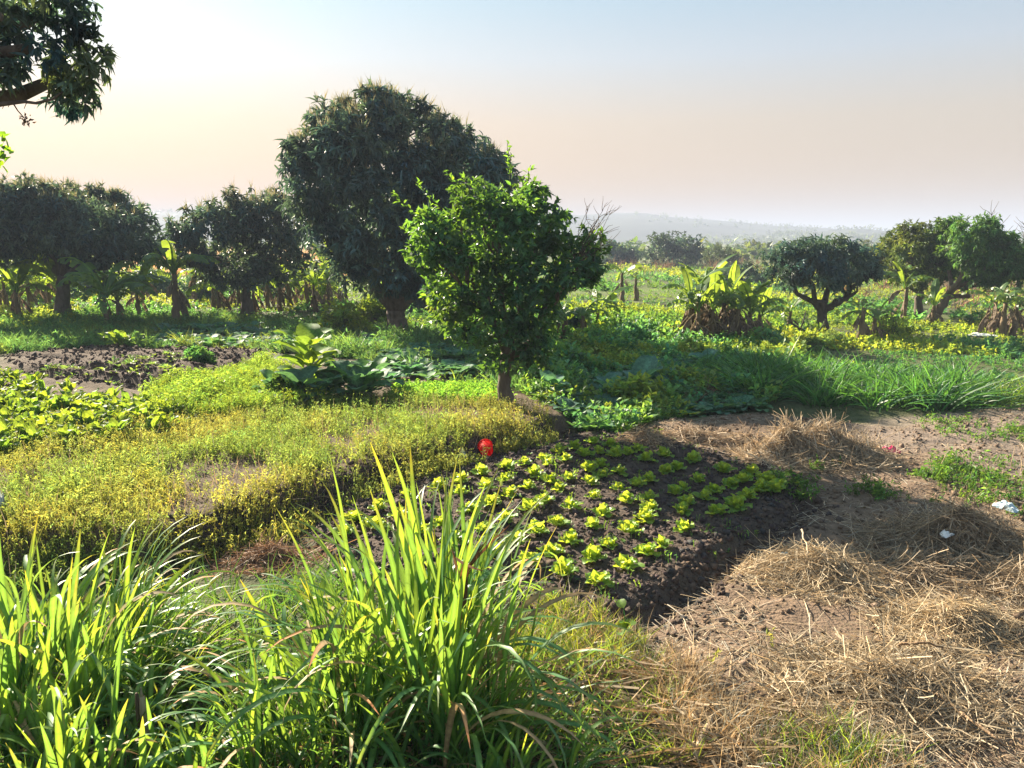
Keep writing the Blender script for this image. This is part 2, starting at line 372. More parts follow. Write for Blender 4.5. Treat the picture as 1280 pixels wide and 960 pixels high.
# ------------------------------------------------------------------ trees
BARK_T = (1, 1, 1)
def crown_pts(poly, n, r, ry, edge=.7):
    a = np.array(poly); out = []
    dm = sd_poly(*in_poly_pts(poly, 800).T, poly).max()
    q = in_poly_pts(poly, n * 4); d = sd_poly(q[:, 0], q[:, 1], poly)
    q, d = q[d > r * edge], d[d > r * edge]; q, d = q[:n], d[:n]
    th = ry * np.sqrt(np.clip(1 - (1 - d / dm) ** 2, 0, 1))
    u = rng.random(len(q)); s = np.where(u < .5, -1, np.where(u < .8, 1, 0))
    yy = np.where(s == 0, (rng.random(len(q)) * 2 - 1) * th * .6, s * np.maximum(th - r * .6, 0) * (0.8 + .2 * rng.random(len(q))))
    return np.stack([q[:, 0], yy, q[:, 1]], 1)
def leaf_cloud(mb, cen, rad, per, size, tpl, tint, up_bias=.25, droop=.5, cluster=6, spread=.9, clumpvar=.25, hue=.12):
    N = len(cen); nc = N * per
    ctr = np.repeat(cen, per, 0); rr = np.repeat(np.broadcast_to(rad, (N,)), per)
    d = norm(rng.standard_normal((nc, 3)) + np.array([0, 0, up_bias])); sh = (rng.random(nc) ** .45)
    p = ctr + d * (rr * sh)[:, None] * np.array([1, 1, .85])
    tw = np.repeat(jit(N, tint, clumpvar, hue), per, 0) * jit(nc, v=.12, hue=.05)
    p2 = np.repeat(p, cluster, 0); d2 = np.repeat(d, cluster, 0)
    dd = norm(d2 * .7 + rng.standard_normal((len(p2), 3)) * spread + np.array([0, 0, -droop]))
    nn = norm(np.array([0, 0, 1.]) * .8 + d2 * .5 + rng.standard_normal((len(p2), 3)) * .35)
    sz = size * (.7 + .6 * rng.random(len(p2)))
    mb.inst(tpl, frame(dd, nn, sz), p2, np.repeat(tw, cluster, 0))
    return p, d
def tree(name, label, base_px, outline, trunk_top, forks, ry=None, r=.55, nblob=60, per=30, size=.2, mat='mango', tint=(1, 1, 1), tpl=L2N,
         trunk_r=.18, panicles=0, group=None, droop=.5, cluster=6, cat='tree', Y=None, up_bias=.25, bark=(1, 1, 1), clumpvar=.25, edge=.5):
    b = P(*base_px) if Y is None else at_depth(base_px[0], base_px[1], Y)
    if Y is not None: b[2] = float(H(b[:1], b[1:2])[0])
    Yb = b[1]
    loc = lambda px, py: at_depth(px, py, Yb) - b
    root = thing(name, b, label, cat, group)
    poly = [(loc(*q)[0], loc(*q)[2]) for q in outline]
    a = np.array(poly); w, h = a.max(0) - a.min(0)
    if ry is None: ry = w * .45
    cen = crown_pts(poly, nblob, r, ry, edge)
    tt = loc(*trunk_top)
    mb = MB(); k = 8; s = np.linspace(0, 1, k)
    pts = curve_pts((0, 0, -.08), tt, k, 0, .025)
    tube(mb, pts, trunk_r * (1 + .7 * np.exp(-s * 7) - .25 * s), 12, bark, True, .06)
    mb.obj('trunk', M['bark'], root, True)
    if forks:
        for i, f in enumerate(forks):
            e = loc(*f); e[1] += (rng.random() * 2 - 1) * ry * .5
            st = pts[-1 - (i % 2)]; mb = MB(); q = curve_pts(st, e, 7, .0, .05); rr = np.linspace(trunk_r * .62, trunk_r * .18, 7)
            tube(mb, q, rr, 8, bark, True, .05)
            near = cen[np.argsort(np.linalg.norm(cen - e, axis=1))[:5]]
            for c_ in near:
                j = rng.integers(3, 7); tube(mb, curve_pts(q[j], c_, 5, 0, .07), np.linspace(rr[j] * .6, .012, 5), 5, bark)
            mb.obj('limb', M['bark'], root, True)
    mb = MB(); p, d = leaf_cloud(mb, cen, r * (.55 + .8 * rng.random(len(cen)) ** 1.3), per, size, tpl, tint, up_bias, droop, cluster, clumpvar=clumpvar)
    tag(mb.obj('crown', M[mat], root), kind='stuff')
    if panicles:
        # upright flower sprays on the outer, upper shoots
        sc_ = p[:, 2] / h + d[:, 2] * .5 + rng.random(len(p)) * .6
        idx = np.argsort(-sc_)[:panicles]; n = len(idx) * 7
        pp = np.repeat(p[idx], 7, 0); dr = norm(np.repeat(d[idx] * .5, 7, 0) + np.array([0, 0, 1.1]) + rng.standard_normal((n, 3)) * .45)
        ln = size * (.7 + .8 * rng.random(n))
        mb = MB(); mb.add(*ribbons(pp, dr, ln, np.full(n, size * .075), rng.standard_normal((n, 3)) * size * .2, 2, tint=jit(n, v=.2)))
        tag(mb.obj('flower_panicles', M['panicle'], root), kind='stuff')
    return root

tree('mango_tree', 'huge rounded dark green mango tree with flower sprays, behind the small citrus tree', (497, 418),
     [(374, 176), (396, 146), (430, 136), (475, 120), (530, 130), (570, 150), (608, 175), (636, 205), (650, 238), (640, 300), (600, 350), (545, 372), (470, 372), (425, 350), (400, 312), (372, 265), (362, 210)],
     (495, 388), [(400, 240), (440, 190), (500, 170), (560, 200), (600, 270), (430, 310), (540, 300)], ry=2.7, r=.40, nblob=340, per=22, size=.19,
     trunk_r=.26, panicles=650, tint=(1, 1.0, 1.05), cluster=6, clumpvar=.22, bark=(1.25, 1.2, 1.15))
tree('mango_tree', 'low broad mango tree with see-through lower boughs beside a thick row of banana plants', (78, 398),
     [(-25, 270), (5, 238), (50, 222), (90, 224), (130, 240), (170, 262), (192, 298), (185, 325), (140, 338), (100, 318), (60, 318), (20, 338), (-20, 330)],
     (80, 345), [(20, 300), (50, 270), (95, 265), (140, 290), (110, 300), (165, 305)], ry=2.1, r=.36, nblob=300, per=15, size=.19, trunk_r=.2, panicles=300, tint=(.95, .95, .95))
tree('mango_tree', 'mid-sized mango tree standing against the left flank of the huge mango', (310, 396),
     [(222, 285), (245, 255), (290, 242), (335, 235), (370, 240), (392, 280), (385, 330), (350, 362), (300, 362), (250, 345), (225, 315)],
     (305, 350), [(250, 300), (285, 275), (330, 270), (360, 300), (300, 310)], ry=1.8, r=.36, nblob=120, per=18, size=.19, trunk_r=.16, panicles=240, tint=(1, .98, .95))
# citrus tree in the middle
tree('citrus_tree', 'small glossy leaved citrus tree with slim bare trunk, standing by the yellow weeds', (632, 508),
     [(512, 300), (528, 255), (585, 236), (640, 226), (690, 246), (722, 284), (745, 312), (748, 348), (722, 385), (690, 425), (672, 458), (605, 458), (590, 420), (556, 398), (532, 355)],
     (633, 440), [(570, 300), (620, 270), (680, 290), (720, 330), (600, 370), (660, 380)], ry=.85, r=.19, nblob=150, per=20, size=.085, edge=.1, mat='lemon', tpl=L2, trunk_r=.085,
     cluster=5, droop=.25, tint=(1, 1, 1), clumpvar=.25)
# long shoots, sunlight put into their brighter leaf tint, and bare twigs of the citrus tree
ct = [o for o in bpy.data.objects if o.name == 'citrus_tree'][0]; cb = np.array(ct.location)
for (x0, y0, x1, y1) in [(560, 300, 512, 262), (575, 290, 528, 243), (600, 265, 568, 232), (625, 255, 590, 236), (640, 240, 636, 200), (650, 250, 660, 222), (610, 270, 545, 285), (580, 330, 518, 300), (570, 380, 540, 405), (600, 430, 572, 425)]:
    a = at_depth(x0, y0, cb[1]) - cb; e = at_depth(x1, y1, cb[1]) - cb; e = e + (e - a) * .35 + np.array([0, 0, .05]); off = (rng.random() - .5) * .8; a[1] += off; e[1] += off
    mb = MB(); q = curve_pts(a, e, 6, .02, .04); tube(mb, q, np.linspace(.008, .003, 6), 5, (.6, .9, .4)); sh = mb.obj('shoot', M['bark'], ct, True)
    mb = MB(); n = 26; t = rng.random(n) ** .8; p = a + (e - a) * t[:, None] + rng.standard_normal((n, 3)) * .015
    d = norm((e - a)[None] * .5 + rng.standard_normal((n, 3)) * .35); nn = norm(np.array([0, 0, 1.]) + rng.standard_normal((n, 3)) * .4)
    mb.inst(L2, frame(d, nn, .075 * (.7 + .5 * rng.random(n))), p, jit(n, (1.5, 1.45, 1.1), .12)); mb.obj('shoot_leaves', M['lemon'], sh)
for i in range(26):
    a = at_depth(690 + rng.random() * 30, 300 + rng.random() * 70, cb[1]) - cb
    e = at_depth(735 + rng.random() * 25, 262 + rng.random() * 110, cb[1]) - cb; off = (rng.random() - .5) * .9; a[1] += off; e[1] += off
    mb = MB(); q = curve_pts(a, e, 6, 0, .05); tube(mb, q, np.linspace(.008, .002, 6), 4, (.8, .75, .7))
    for k in range(4):
        j = rng.integers(2, 6); tube(mb, curve_pts(q[j], q[j] + norm(rng.standard_normal(3) + (e - a) * 2) * .16, 4, 0, .06), np.linspace(.004, .0015, 4), 3, (.8, .75, .7))
    mb.obj('bare_twig', M['bark'], ct, True)

# overhanging mango tree, its trunk beyond the left edge of the view
OVY = 5.2; tb = np.array([-5.5, OVY, 0]); tb[2] = float(H(tb[:1], tb[1:2])[0])
root = thing('mango_tree', tb, 'large leaved mango with overhanging bough and a bare drooping twig against bright sky', 'tree')
mb = MB(); tube(mb, curve_pts((0, 0, -.1), (.2, 0, 2.6), 8, 0, .03), .28 * (1 + .6 * np.exp(-np.linspace(0, 7, 8)) - .2 * np.linspace(0, 1, 8)), 12, BARK_T, True, .06); mb.obj('trunk', M['bark'], root, True)
def ov(px, py, dy=0): return at_depth(px, py, OVY + dy * .58) - tb
tips = []
for e in [ov(40, 60), ov(90, 90, .5), ov(0, 20, -.6), ov(70, 10, .8), ov(-60, 40, .3), (-1.0, .8, 4.2), (-1.3, -.9, 4.1), (-.9, 1.1, 4.6), (-.3, -1.2, 4.6), (0, 0, 5.0)]:
    mb = MB(); q = curve_pts((.2, 0, 2.5), e, 7, .15, .05); tube(mb, q, np.linspace(.15, .03, 7), 7); mb.obj('limb', M['bark'], root, True); tips.append(np.array(e, float))
cen = []
for (px, py, dy) in [(20, 20, 0), (60, 15, .2), (90, 30, 0), (110, 55, .2), (118, 80, -.1), (85, 70, .3), (95, 100, 0), (70, 95, .2), (55, 60, -.2), (30, 50, .4), (100, 115, .2), (10, 5, .5), (75, -10, .2), (40, -20, -.3), (100, 0, .5), (10, 82, 0), (-20, 60, 0), (-40, 90, .2), (-50, 20, .4), (20, -60, .2), (70, -60, .4)]:
    cen.append(ov(px, py, dy))
for t_ in tips[4:]:
    for k in range(7): cen.append(t_ + rng.standard_normal(3) * np.array([.3, .3, .25]))
cen = np.array(cen); mb = MB()
leaf_cloud(mb, cen, .125, 15, .09, L2N, (1.1, 1.1, 1.0), 0, .25, 8, .8, .3, .25); tag(mb.obj('crown', M['mango'], root), kind='stuff')
mb = MB(); q = np.array([ov(-60, 120), ov(-10, 131), ov(12, 129), ov(30, 127), ov(45, 129), ov(66, 124), ov(78, 115)]); tube(mb, q, np.linspace(.017, .006, 7), 6)
tube(mb, np.array([ov(17, 130), ov(22, 138), ov(29, 146)]), [.005, .004, .0035], 5)
for (px, py) in [(8, 120), (10, 134), (18, 120), (3, 136), (30, 136)]: tube(mb, np.array([ov(px + 3, 129), ov(px, py)]), [.0035, .0025], 4)
mb.obj('bare_twig', M['bark'], root, True)
mb = MB(); c0 = ov(32, 151); n = 26; mb.inst(L1, frame(rng.standard_normal((n, 3)), rng.standard_normal((n, 3)), .035), c0 + rng.standard_normal((n, 3)) * .012, jit(n, (.9, .7, .5))); mb.obj('dry_leaf_bunch', M['dead'], root)
mb = MB(); c0 = ov(-4, 190); n = 30; mb.inst(L2, frame(rng.standard_normal((n, 3)) + [.4, 0, -.5], rng.standard_normal((n, 3)) + [0, 0, 1], .08), c0 + rng.standard_normal((n, 3)) * [.03, .06, .04], jit(n, (1.6, 1.6, .8)))
tube(mb, np.array([ov(-60, 120), ov(-30, 160), ov(-4, 188)]), [.012, .007, .0035], 5, (1, 1, .6)); mb.obj('hanging_shoot', M['lemon'], root)

# trees on the right and far off
tree('mango_tree', 'dark domed tree on a stubby pruned trunk with forking boughs above dry scrub', (1030, 416),
     [(955, 330), (968, 310), (990, 302), (1015, 298), (1050, 297), (1082, 308), (1092, 335), (1084, 358), (1050, 364), (1000, 364), (964, 352)],
     (1027, 388), [(975, 340), (1000, 320), (1040, 320), (1075, 345), (1060, 365)], ry=1.1, r=.22, nblob=110, per=16, size=.13, trunk_r=.13, tint=(.9, 1.0, 1.1), bark=(.6, .6, .6), clumpvar=.3)
tree('mango_tree', 'bright topped green tree with pale leaning trunk and long bare bough, by a banana plant', (1160, 404),
     [(1165, 300), (1180, 278), (1210, 267), (1245, 280), (1268, 305), (1274, 330), (1266, 352), (1235, 362), (1205, 358), (1182, 340)],
     (1186, 368), [(1195, 320), (1215, 310), (1240, 330), (1255, 345)], ry=1.3, r=.24, nblob=180, per=16, size=.13, trunk_r=.12, tint=(.85, 1.25, .95), bark=(1.2, 1.1, 1.0), mat='olive')
tree('mango_tree', 'olive tinted tree crowding behind the bright topped leaning tree', (1148, 396),
     [(1087, 330), (1105, 305), (1120, 285), (1145, 274), (1172, 276), (1190, 310), (1180, 345), (1140, 360), (1100, 354)],
     (1150, 365), [(1110, 340), (1140, 310), (1170, 320)], ry=1.4, r=.25, nblob=100, per=16, size=.14, trunk_r=.12, tint=(1.1, 1.05, .9), mat='olive', clumpvar=.3)
far = [('pale hazy domed tree far off in front of the ridge', (845, 345), [(800, 312), (815, 293), (840, 288), (865, 296), (882, 312), (880, 332), (850, 340), (810, 336)], 62, (.95, 1, 1)),
       ('far blue-green tree clump next to the citrus tree\'s bare twigs', (772, 345), [(738, 318), (755, 303), (778, 300), (796, 312), (802, 330), (770, 338), (740, 335)], 70, (.9, 1, 1)),
       ('small rounded brownish tree between two darker far trees', (902, 348), [(878, 325), (885, 307), (905, 302), (922, 312), (926, 332), (905, 342), (880, 338)], 55, (1.5, 1.2, .9)),
       ('squat dark round tree right behind the big banana clump', (926, 368), [(893, 345), (905, 330), (930, 325), (955, 335), (962, 352), (940, 364), (900, 362)], 36, (.9, 1, .9)),
       ('brownish tree peeping out behind the dark domed tree', (1085, 350), [(1068, 312), (1082, 299), (1098, 305), (1102, 330), (1080, 338)], 48, (1.6, 1.2, .8)),
       ('dim hazy tree in the gap between two mango trees', (206, 318), [(192, 308), (205, 297), (226, 300), (232, 312), (205, 316)], 110, (1, 1, 1)),
       ('low hazy tree showing under the huge mango crown', (395, 330), [(372, 315), (390, 302), (412, 308), (415, 325), (385, 328)], 80, (1, 1, 1)),
       ('hazy tree at the far right edge of the fields', (1290, 345), [(1262, 318), (1280, 300), (1310, 298), (1320, 330), (1280, 338)], 60, (1.2, 1.1, .9)),
       ('thin far tree beyond the dry field', (985, 340), [(966, 326), (980, 316), (1000, 318), (1004, 332), (980, 336)], 85, (1.2, 1.1, .9))]
for lb, b_, ol, Y_, ti in far:
    wpx = max(q[0] for q in ol) - min(q[0] for q in ol); wm = wpx * Y_ / F_PX
    tree('distant_tree', lb, b_, ol, (b_[0], ol[-1][1] - 6), [(b_[0] - wpx * .2, ol[1][1] + 14), (b_[0] + wpx * .2, ol[1][1] + 16)], r=wm * .13, nblob=60, per=14, size=wm * .055, tpl=L1, trunk_r=wm * .03, tint=ti, Y=Y_, group='trees beyond the garden plots')
# bare twiggy tree at the right edge
bt = at_depth(1272, 350, 30); bt[2] = float(H(bt[:1], bt[1:2])[0]); root = thing('bare_tree', bt, 'leafless grey twiggy tree behind the bright topped leaning tree', 'tree')
mb = MB(); tube(mb, curve_pts((0, 0, -.1), (0, 0, 1.2), 6), np.linspace(.08, .05, 6), 7); mb.obj('trunk', M['bark'], root, True)
for i in range(16):
    mb = MB(); a = rng.random() * 6.28; e = np.array([math.cos(a) * 1.1, math.sin(a) * 1.1, 2.2 + rng.random() * 1.0]); q = curve_pts((0, 0, .9 + rng.random() * .3), e, 7, 0, .05); tube(mb, q, np.linspace(.035, .008, 7), 4)
    for k in range(7): j = rng.integers(2, 7); tube(mb, curve_pts(q[j], q[j] + norm(rng.standard_normal(3) * .6 + [0, 0, 1]) * .6, 4), np.linspace(.012, .006, 4), 3)
    mb.obj('branch', M['bark'], root, True)
# scrub and trees on the hill slopes
hv = np.concatenate(HV); hv = hv[rng.integers(0, len(hv), 2600)]; hv = hv[fbm(hv[:, 0] * .02, hv[:, 1] * .02, 81) > -.2]
mb = MB(); leaf_cloud(mb, hv + [0, 0, .8], 1.2 + 2.2 * rng.random(len(hv)) ** 2, 7, 1.5, L1W, (.9, .9, .9), .4, .2, 2)
tag(mb.obj('hillside_scrub', M['olive']), 'hazy trees and scrub covering the far ridge', 'scrub', kind='stuff')
# far hedges and woods that read as one mass
mb = MB(); n = 900; Y_ = 75 * (520 / 75) ** rng.random(n); X = rng.uniform(-.85, .85, n) * Y_; m_ = fbm(X * .02, Y_ * .03, 83) > -.1; X, Y_ = X[m_], Y_[m_]; n = len(X)
cen = np.stack([X, Y_, np.full(n, .3)], 1)
leaf_cloud(mb, cen, (.7 + rng.random(n) ** 2 * 2.0) * (.5 + Y_ / 250), 10, 1.0, L1W, (1.1, 1.1, .9), .4, .3, 3)
tag(mb.obj('distant_scrub', M['olive']), 'hazy low scrub spread over the far plain below the ridge', 'scrub', kind='stuff')

# ------------------------------------------------------------------ banana plants
def banana_leaf(L, w, a0, sag, seed, torn=.5, fold=.35, n=20):
    g = np.random.default_rng(seed); t = np.linspace(0, 1, n + 1)
    ang = a0 - sag * t ** 1.4; ds = L / n
    X = np.concatenate([[0], np.cumsum(np.cos(ang[:-1]) * ds)]); Z = np.concatenate([[0], np.cumsum(np.sin(ang[:-1]) * ds)])
    side = .1 * L * (g.random() - .5) * t ** 2
    c = np.stack([X, side, Z], 1); tgx, tgz = np.cos(ang), np.sin(ang)
    mb = MB(); prof = np.where(t < .14, .02, np.sin(np.clip((t - .12) / .9, 0, 1) * math.pi) ** .5) * w / 2
    tube(mb, c[::2], np.linspace(.022, .006, len(c[::2])), 5, (1.5, 1.5, 1.2), False)
    for s in (-1, 1):
        dr = fold * (.6 + .8 * g.random())
        for i in range(2, n):
            if g.random() < torn: dr = fold + (g.random() - .3) * 1.2
            cd, sd = math.cos(dr), math.sin(dr)
            def edge(j, pr):
                nrm = np.array([-tgz[j], 0, tgx[j]]); sweep = .25 * pr
                return c[j] + pr * (s * np.array([0, 1, 0]) * cd - nrm * sd) + sweep * np.array([tgx[j], 0, tgz[j]])
            p0, p1 = prof[i], prof[min(i + 1, n)]
            e0, e1 = edge(i, p0), edge(i + 1, p1); gap = (e1 - e0) * (.06 if g.random() < torn else 0)
            m0, m1 = c[i] * .5 + e0 * .5 + [0, 0, .02 * w], c[i + 1] * .5 + e1 * .5 + [0, 0, .02 * w]
            mb.add([c[i], c[i + 1], m0, m1, e0 + gap, e1 - gap], [[0, 1, 3], [0, 3, 2], [2, 3, 5], [2, 5, 4]], 1 + .12 * (g.random() - .5))
    return mb
BL = [banana_leaf(1.0, .27, a0, sg, 100 + i, to).mesh('banana_leaf', M['banana'], True) for i, (a0, sg, to) in enumerate([(1.25, 1.2, .3), (1.1, 1.8, .6), (.9, 2.0, .8), (1.0, 2.4, .8), (.7, 1.8, .85), (1.35, .8, .2), (.6, 2.1, .9), (1.15, 2.2, .7)])]
BD = [banana_leaf(.8, .26, a0, sg, 200 + i, .8, 1.0, 12).mesh('dead_leaf', M['dead'], True) for i, (a0, sg) in enumerate([(-.75, .8), (-.3, 1.5), (-1.05, .45)])]
BS = []
for i in range(3):
    mb = MB(); t = np.linspace(0, 1, 9); tube(mb, curve_pts((0, 0, -.05), (.04, 0, 1), 9, 0, .015), .075 * (1.25 - .7 * t + .08 * np.sin(t * 40)), 9, (1, 1, 1), True, .08); BS.append(mb.mesh('pseudostem', M['pseudostem'], True))
def banana(px, py, h, ll, nl=7, dead=3, label='', group=None, Y=None, yellow=0, spread=1.0, rz=None):
    if Y is None: b = P(px, py)
    else: b = at_depth(px, py, Y); b[2] = float(H(b[:1], b[1:2])[0])
    g = rng; root = thing('banana_plant', b, label, 'banana plant', group, rz=(g.random() * 6.28 if rz is None else rz))
    obj('pseudostem', BS[g.integers(3)], root, scale=(max(.9, h), max(.9, h), h))
    for k in range(nl):
        a = k * 2.4 + g.random() * .6; u = g.random()
        obj('leaf', BL[int(g.integers(len(BL)))], root, (.03 * math.cos(a), .03 * math.sin(a), h * (.93 + .07 * u)), (g.normal() * .12, g.normal() * .12 - (1 - spread) * .3, a), ll * (.7 + .45 * g.random()))
    for k in range(dead):
        a = g.random() * 6.28
        obj('dead_leaf', BD[int(g.integers(3))], root, (.05 * math.cos(a), .05 * math.sin(a), h * (.55 + .4 * g.random())), (g.normal() * .2, g.normal() * .12, a), min(ll * (.6 + .5 * g.random()), h * .95))
    return root
gl = 'banana plants in a row under the mango trees'
banana(135, 408, .75, 1.6, 11, 2, 'grey-green banana plant with wide drooping torn leaves in front of the low mango', gl)
banana(150, 404, .6, 1.1, 6, 1, 'short banana sucker tucked behind the drooping grey-green banana plant', gl)
banana(221, 404, 1.35, 1.35, 10, 4, 'tall banana plant with brown stem and rusty dead leaf between two mangos', gl)
for px, py, Y_, h in [(85, 400, 21.5, .8), (175, 398, 21.5, .7), (275, 396, 22, .8), (318, 394, 22, .75), (350, 392, 23, .8), (395, 392, 23, .8), (-40, 396, 21, .9), (25, 400, 20.5, .8), (10, 395, 23, .9), (40, 392, 24, 1.0), (62, 388, 25, .9), (-15, 395, 22, 1.0), (268, 392, 23.5, .8), (300, 390, 25, .8), (335, 388, 24.5, .9), (362, 386, 25, 1.0), (385, 386, 26, .9), (412, 388, 25, .9), (428, 386, 27, 1.0), (180, 390, 26, .9), (245, 388, 27, 1.0)]:
    banana(px, py, h, 1.35, 8, 4, 'banana plant half hidden in the shade of the row under the mangos', gl, Y=Y_)
for px, py, Y_ in [(565, 400, 19.5), (545, 395, 20.5)]:
    banana(px, py, .7, .9, 6, 1, 'low sunlit banana plant between the huge mango trunk and the citrus tree', 'low bananas by the mango trunk', Y=Y_)
for px, py, Y_ in [(705, 416, 16.8), (728, 418, 16.5), (745, 414, 17.3)]:
    banana(px, py, .5, .95, 7, 1, 'dark low banana plant close behind the citrus tree', 'low bananas behind the citrus tree', Y=Y_)
gl = 'banana plants in the big clump'
for i, (px, py, h, ll) in enumerate([(862, 426, .95, 1.05), (878, 424, 1.0, 1.05), (890, 430, .75, .8), (905, 428, .85, .9), (922, 430, .75, .85), (938, 430, .65, .8), (950, 426, .55, .7), (870, 431, .7, .7), (912, 422, .9, .9)]):
    banana(px, py, h, ll, 7, 9, 'banana plant in the big clump skirted with brown dead leaves', gl)
gl = 'scattered banana plants among the far plots'
banana(778, 378, 1.0, 1.0, 5, 3, 'stunted banana stem, the thicker of two standing alone in the far plots', gl); banana(795, 376, .8, .8, 5, 1, 'slender banana stem beside a thicker stunted one in the far plots', gl)
banana(985, 412, .45, .8, 7, 1, 'low spreading banana plant beside a fallen dark branch', gl)
banana(1074, 430, .75, .5, 4, 7, 'banana stump wrapped in brown rags of dead leaf with few green leaves', gl)
banana(1092, 428, .55, .7, 5, 4, 'banana stump beside the yellow-green bush', gl)
banana(1128, 402, .9, 1.0, 7, 3, 'banana plant with pale arching leaves in front of the olive tinted tree', gl)
banana(1165, 408, .55, .7, 6, 5, 'short banana plant at the foot of the leaning tree', gl)
gl = 'banana plants with yellowing leaves at the field edge'
for px, py in [(1238, 418), (1252, 420), (1266, 420), (1284, 418), (1300, 420)]:
    banana(px, py, .75, .7, 6, 8, 'banana plant in the ragged yellowing clump by the littered plot', gl)

# ------------------------------------------------------------------ shrubs
def shrub(name, label, px, py, wpx, hpx, tint, mat='cover', size=.06, nblob=30, per=16, tpl=L1, droop=.0, Y=None, cat='bush', group=None, cluster=4):
    b = P(px, py) if Y is None else at_depth(px, py, Y)
    if Y is not None: b[2] = float(H(b[:1], b[1:2])[0])
    dpt = math.hypot(b[1], CAM_H); s = dpt / F_PX; w, h = wpx * s, hpx * s
    root = thing(name, b, label, cat, group); mb = MB()
    for k in range(9):
        a = rng.random() * 6.28; tube(mb, curve_pts((0, 0, -.03), (math.cos(a) * w * .3, math.sin(a) * w * .3, h * (.5 + .3 * rng.random())), 4), np.linspace(.012, .004, 4), 4, (1, 1, .7))
    mb.obj('stems', M['bark'], root, True)
    u = norm(rng.standard_normal((nblob, 3))) * (rng.random((nblob, 1)) ** .5); u[:, 2] = np.abs(u[:, 2])
    cen = u * np.array([w * .42, w * .42, h * .72]) + [0, 0, h * .12]
    mb = MB(); leaf_cloud(mb, cen, .2 * min(w, h * 1.3), per, size, tpl, tint, .5, droop, cluster); mb.obj('foliage', M[mat], root)
    return root
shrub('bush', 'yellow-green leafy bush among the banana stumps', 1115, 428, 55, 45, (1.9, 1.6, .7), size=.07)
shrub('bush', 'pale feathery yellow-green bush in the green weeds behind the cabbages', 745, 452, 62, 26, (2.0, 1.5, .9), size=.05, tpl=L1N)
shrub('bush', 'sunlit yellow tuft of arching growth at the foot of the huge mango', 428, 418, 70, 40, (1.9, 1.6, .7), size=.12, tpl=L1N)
shrub('bush', 'bluish grey-green bush standing alone in the ploughed patch', 250, 458, 42, 24, (.9, 1.3, 1.2), size=.07, tpl=L1N)
shrub('bush', 'whitish flowering weed bush beside the stubby pruned trunk', 1040, 432, 40, 22, (2.2, 2.0, 2.2), size=.05)
shrub('bush', 'dark green bush by the narrow earth path', 1015, 440, 30, 20, (.8, .9, .8), size=.06)
shrub('bush', 'dense dark potato-like bush beside the tall collard', 362, 502, 75, 36, (1.0, 1.1, .7), size=.07, nblob=45, per=20)
for px, py, Y_, w_, h_ in [(20, 385, 27, 80, 50), (60, 380, 28, 70, 45), (470, 400, 20.5, 60, 40), (560, 400, 21, 50, 50), (585, 408, 18.8, 40, 45), (400, 390, 27, 60, 40)]:  # sunlight on these bushes is put into their bright yellow tint
    shrub('bush', 'sun-tinted yellow-green bush filling the gaps behind the bananas and the mango trunk', px, py, w_, h_, (1.7, 1.5, .7), size=.14, Y=Y_, group='bushes behind the bananas')
for px, py, Y_, w_, h_ in [(265, 385, 28, 80, 40), (340, 384, 29, 80, 45), (120, 385, 29, 90, 45), (190, 384, 30, 70, 40), (535, 395, 22.5, 70, 60), (600, 400, 21.5, 60, 55), (700, 405, 19, 80, 30)]:  # darker leaf colour paints the shade onto these bushes
    shrub('bush', 'shade-tinted green bush deep behind the banana row', px, py, w_, h_, (.75, .9, .75), 'mango', size=.16, Y=Y_, group='shaded bushes behind the bananas')
# fallen dark branch
b = P(1000, 420); root = thing('fallen_branch', b, 'dark forked dead branch lying in the yellow-green weeds', 'branch')
mb = MB()
tube(mb, [(-.3, 0, .35), (0, 0, .15), (.35, 0, .02), (.5, .1, .0)], [.02, .03, .035, .03], 6, (.5, .5, .5)); tube(mb, [(0, 0, .15), (.1, .1, .35), (.15, .15, .55)], [.02, .015, .008], 5, (.5, .5, .5)); tube(mb, [(.35, 0, .02), (.55, .1, .25), (.6, .1, .4)], [.02, .015, .008], 5, (.5, .5, .5))
mb.obj('limb', M['bark'], root, True)

# ------------------------------------------------------------------ ground cover
def gz(xy): return np.column_stack([xy, H(xy[:, 0], xy[:, 1])])
def weed_tpl(h=.24, nl=14, ls=.045, tpl=L1, spread=.05, up=.5, branch=3):
    mb = MB(); n = branch
    b = rng.standard_normal((n, 3)) * [spread, spread, 0]; d = norm(b * 3 + [0, 0, 1.] + rng.standard_normal((n, 3)) * .12)
    L = h * (.7 + .4 * rng.random(n)); bend = rng.standard_normal((n, 3)) * h * .1
    mb.add(*ribbons(b * .3, d, L, np.full(n, .006), bend, 2, tint=np.full((n, 3), .8)))
    k = rng.integers(0, n, nl); t = .25 + .75 * rng.random(nl); p = b[k] * .3 + d[k] * (L[k] * t)[:, None] + bend[k] * (t ** 2)[:, None]
    mb.inst(tpl, frame(rng.standard_normal((nl, 3)) + [0, 0, up], rng.standard_normal((nl, 3)) * .5 + [0, 0, 1], ls * (.7 + .6 * rng.random(nl))), p, jit(nl, v=.15))
    return mb.tpl()
def rosette_tpl(r=.14, nl=8, ls=.13, tpl=L2, up=.6):
    mb = MB(); a = rng.random(nl) * 6.28; e = up * (.4 + rng.random(nl))
    d = np.stack([np.cos(a), np.sin(a), e], 1); nn = np.stack([-np.cos(a) * .7, -np.sin(a) * .7, np.ones(nl)], 1)
    st = np.stack([np.cos(a), np.sin(a), e * 1.4], 1) * (r * .4 * rng.random((nl, 1)))
    mb.inst(tpl, frame(d, nn, ls * (.7 + .6 * rng.random(nl))), st, jit(nl, v=.12)); return mb.tpl()
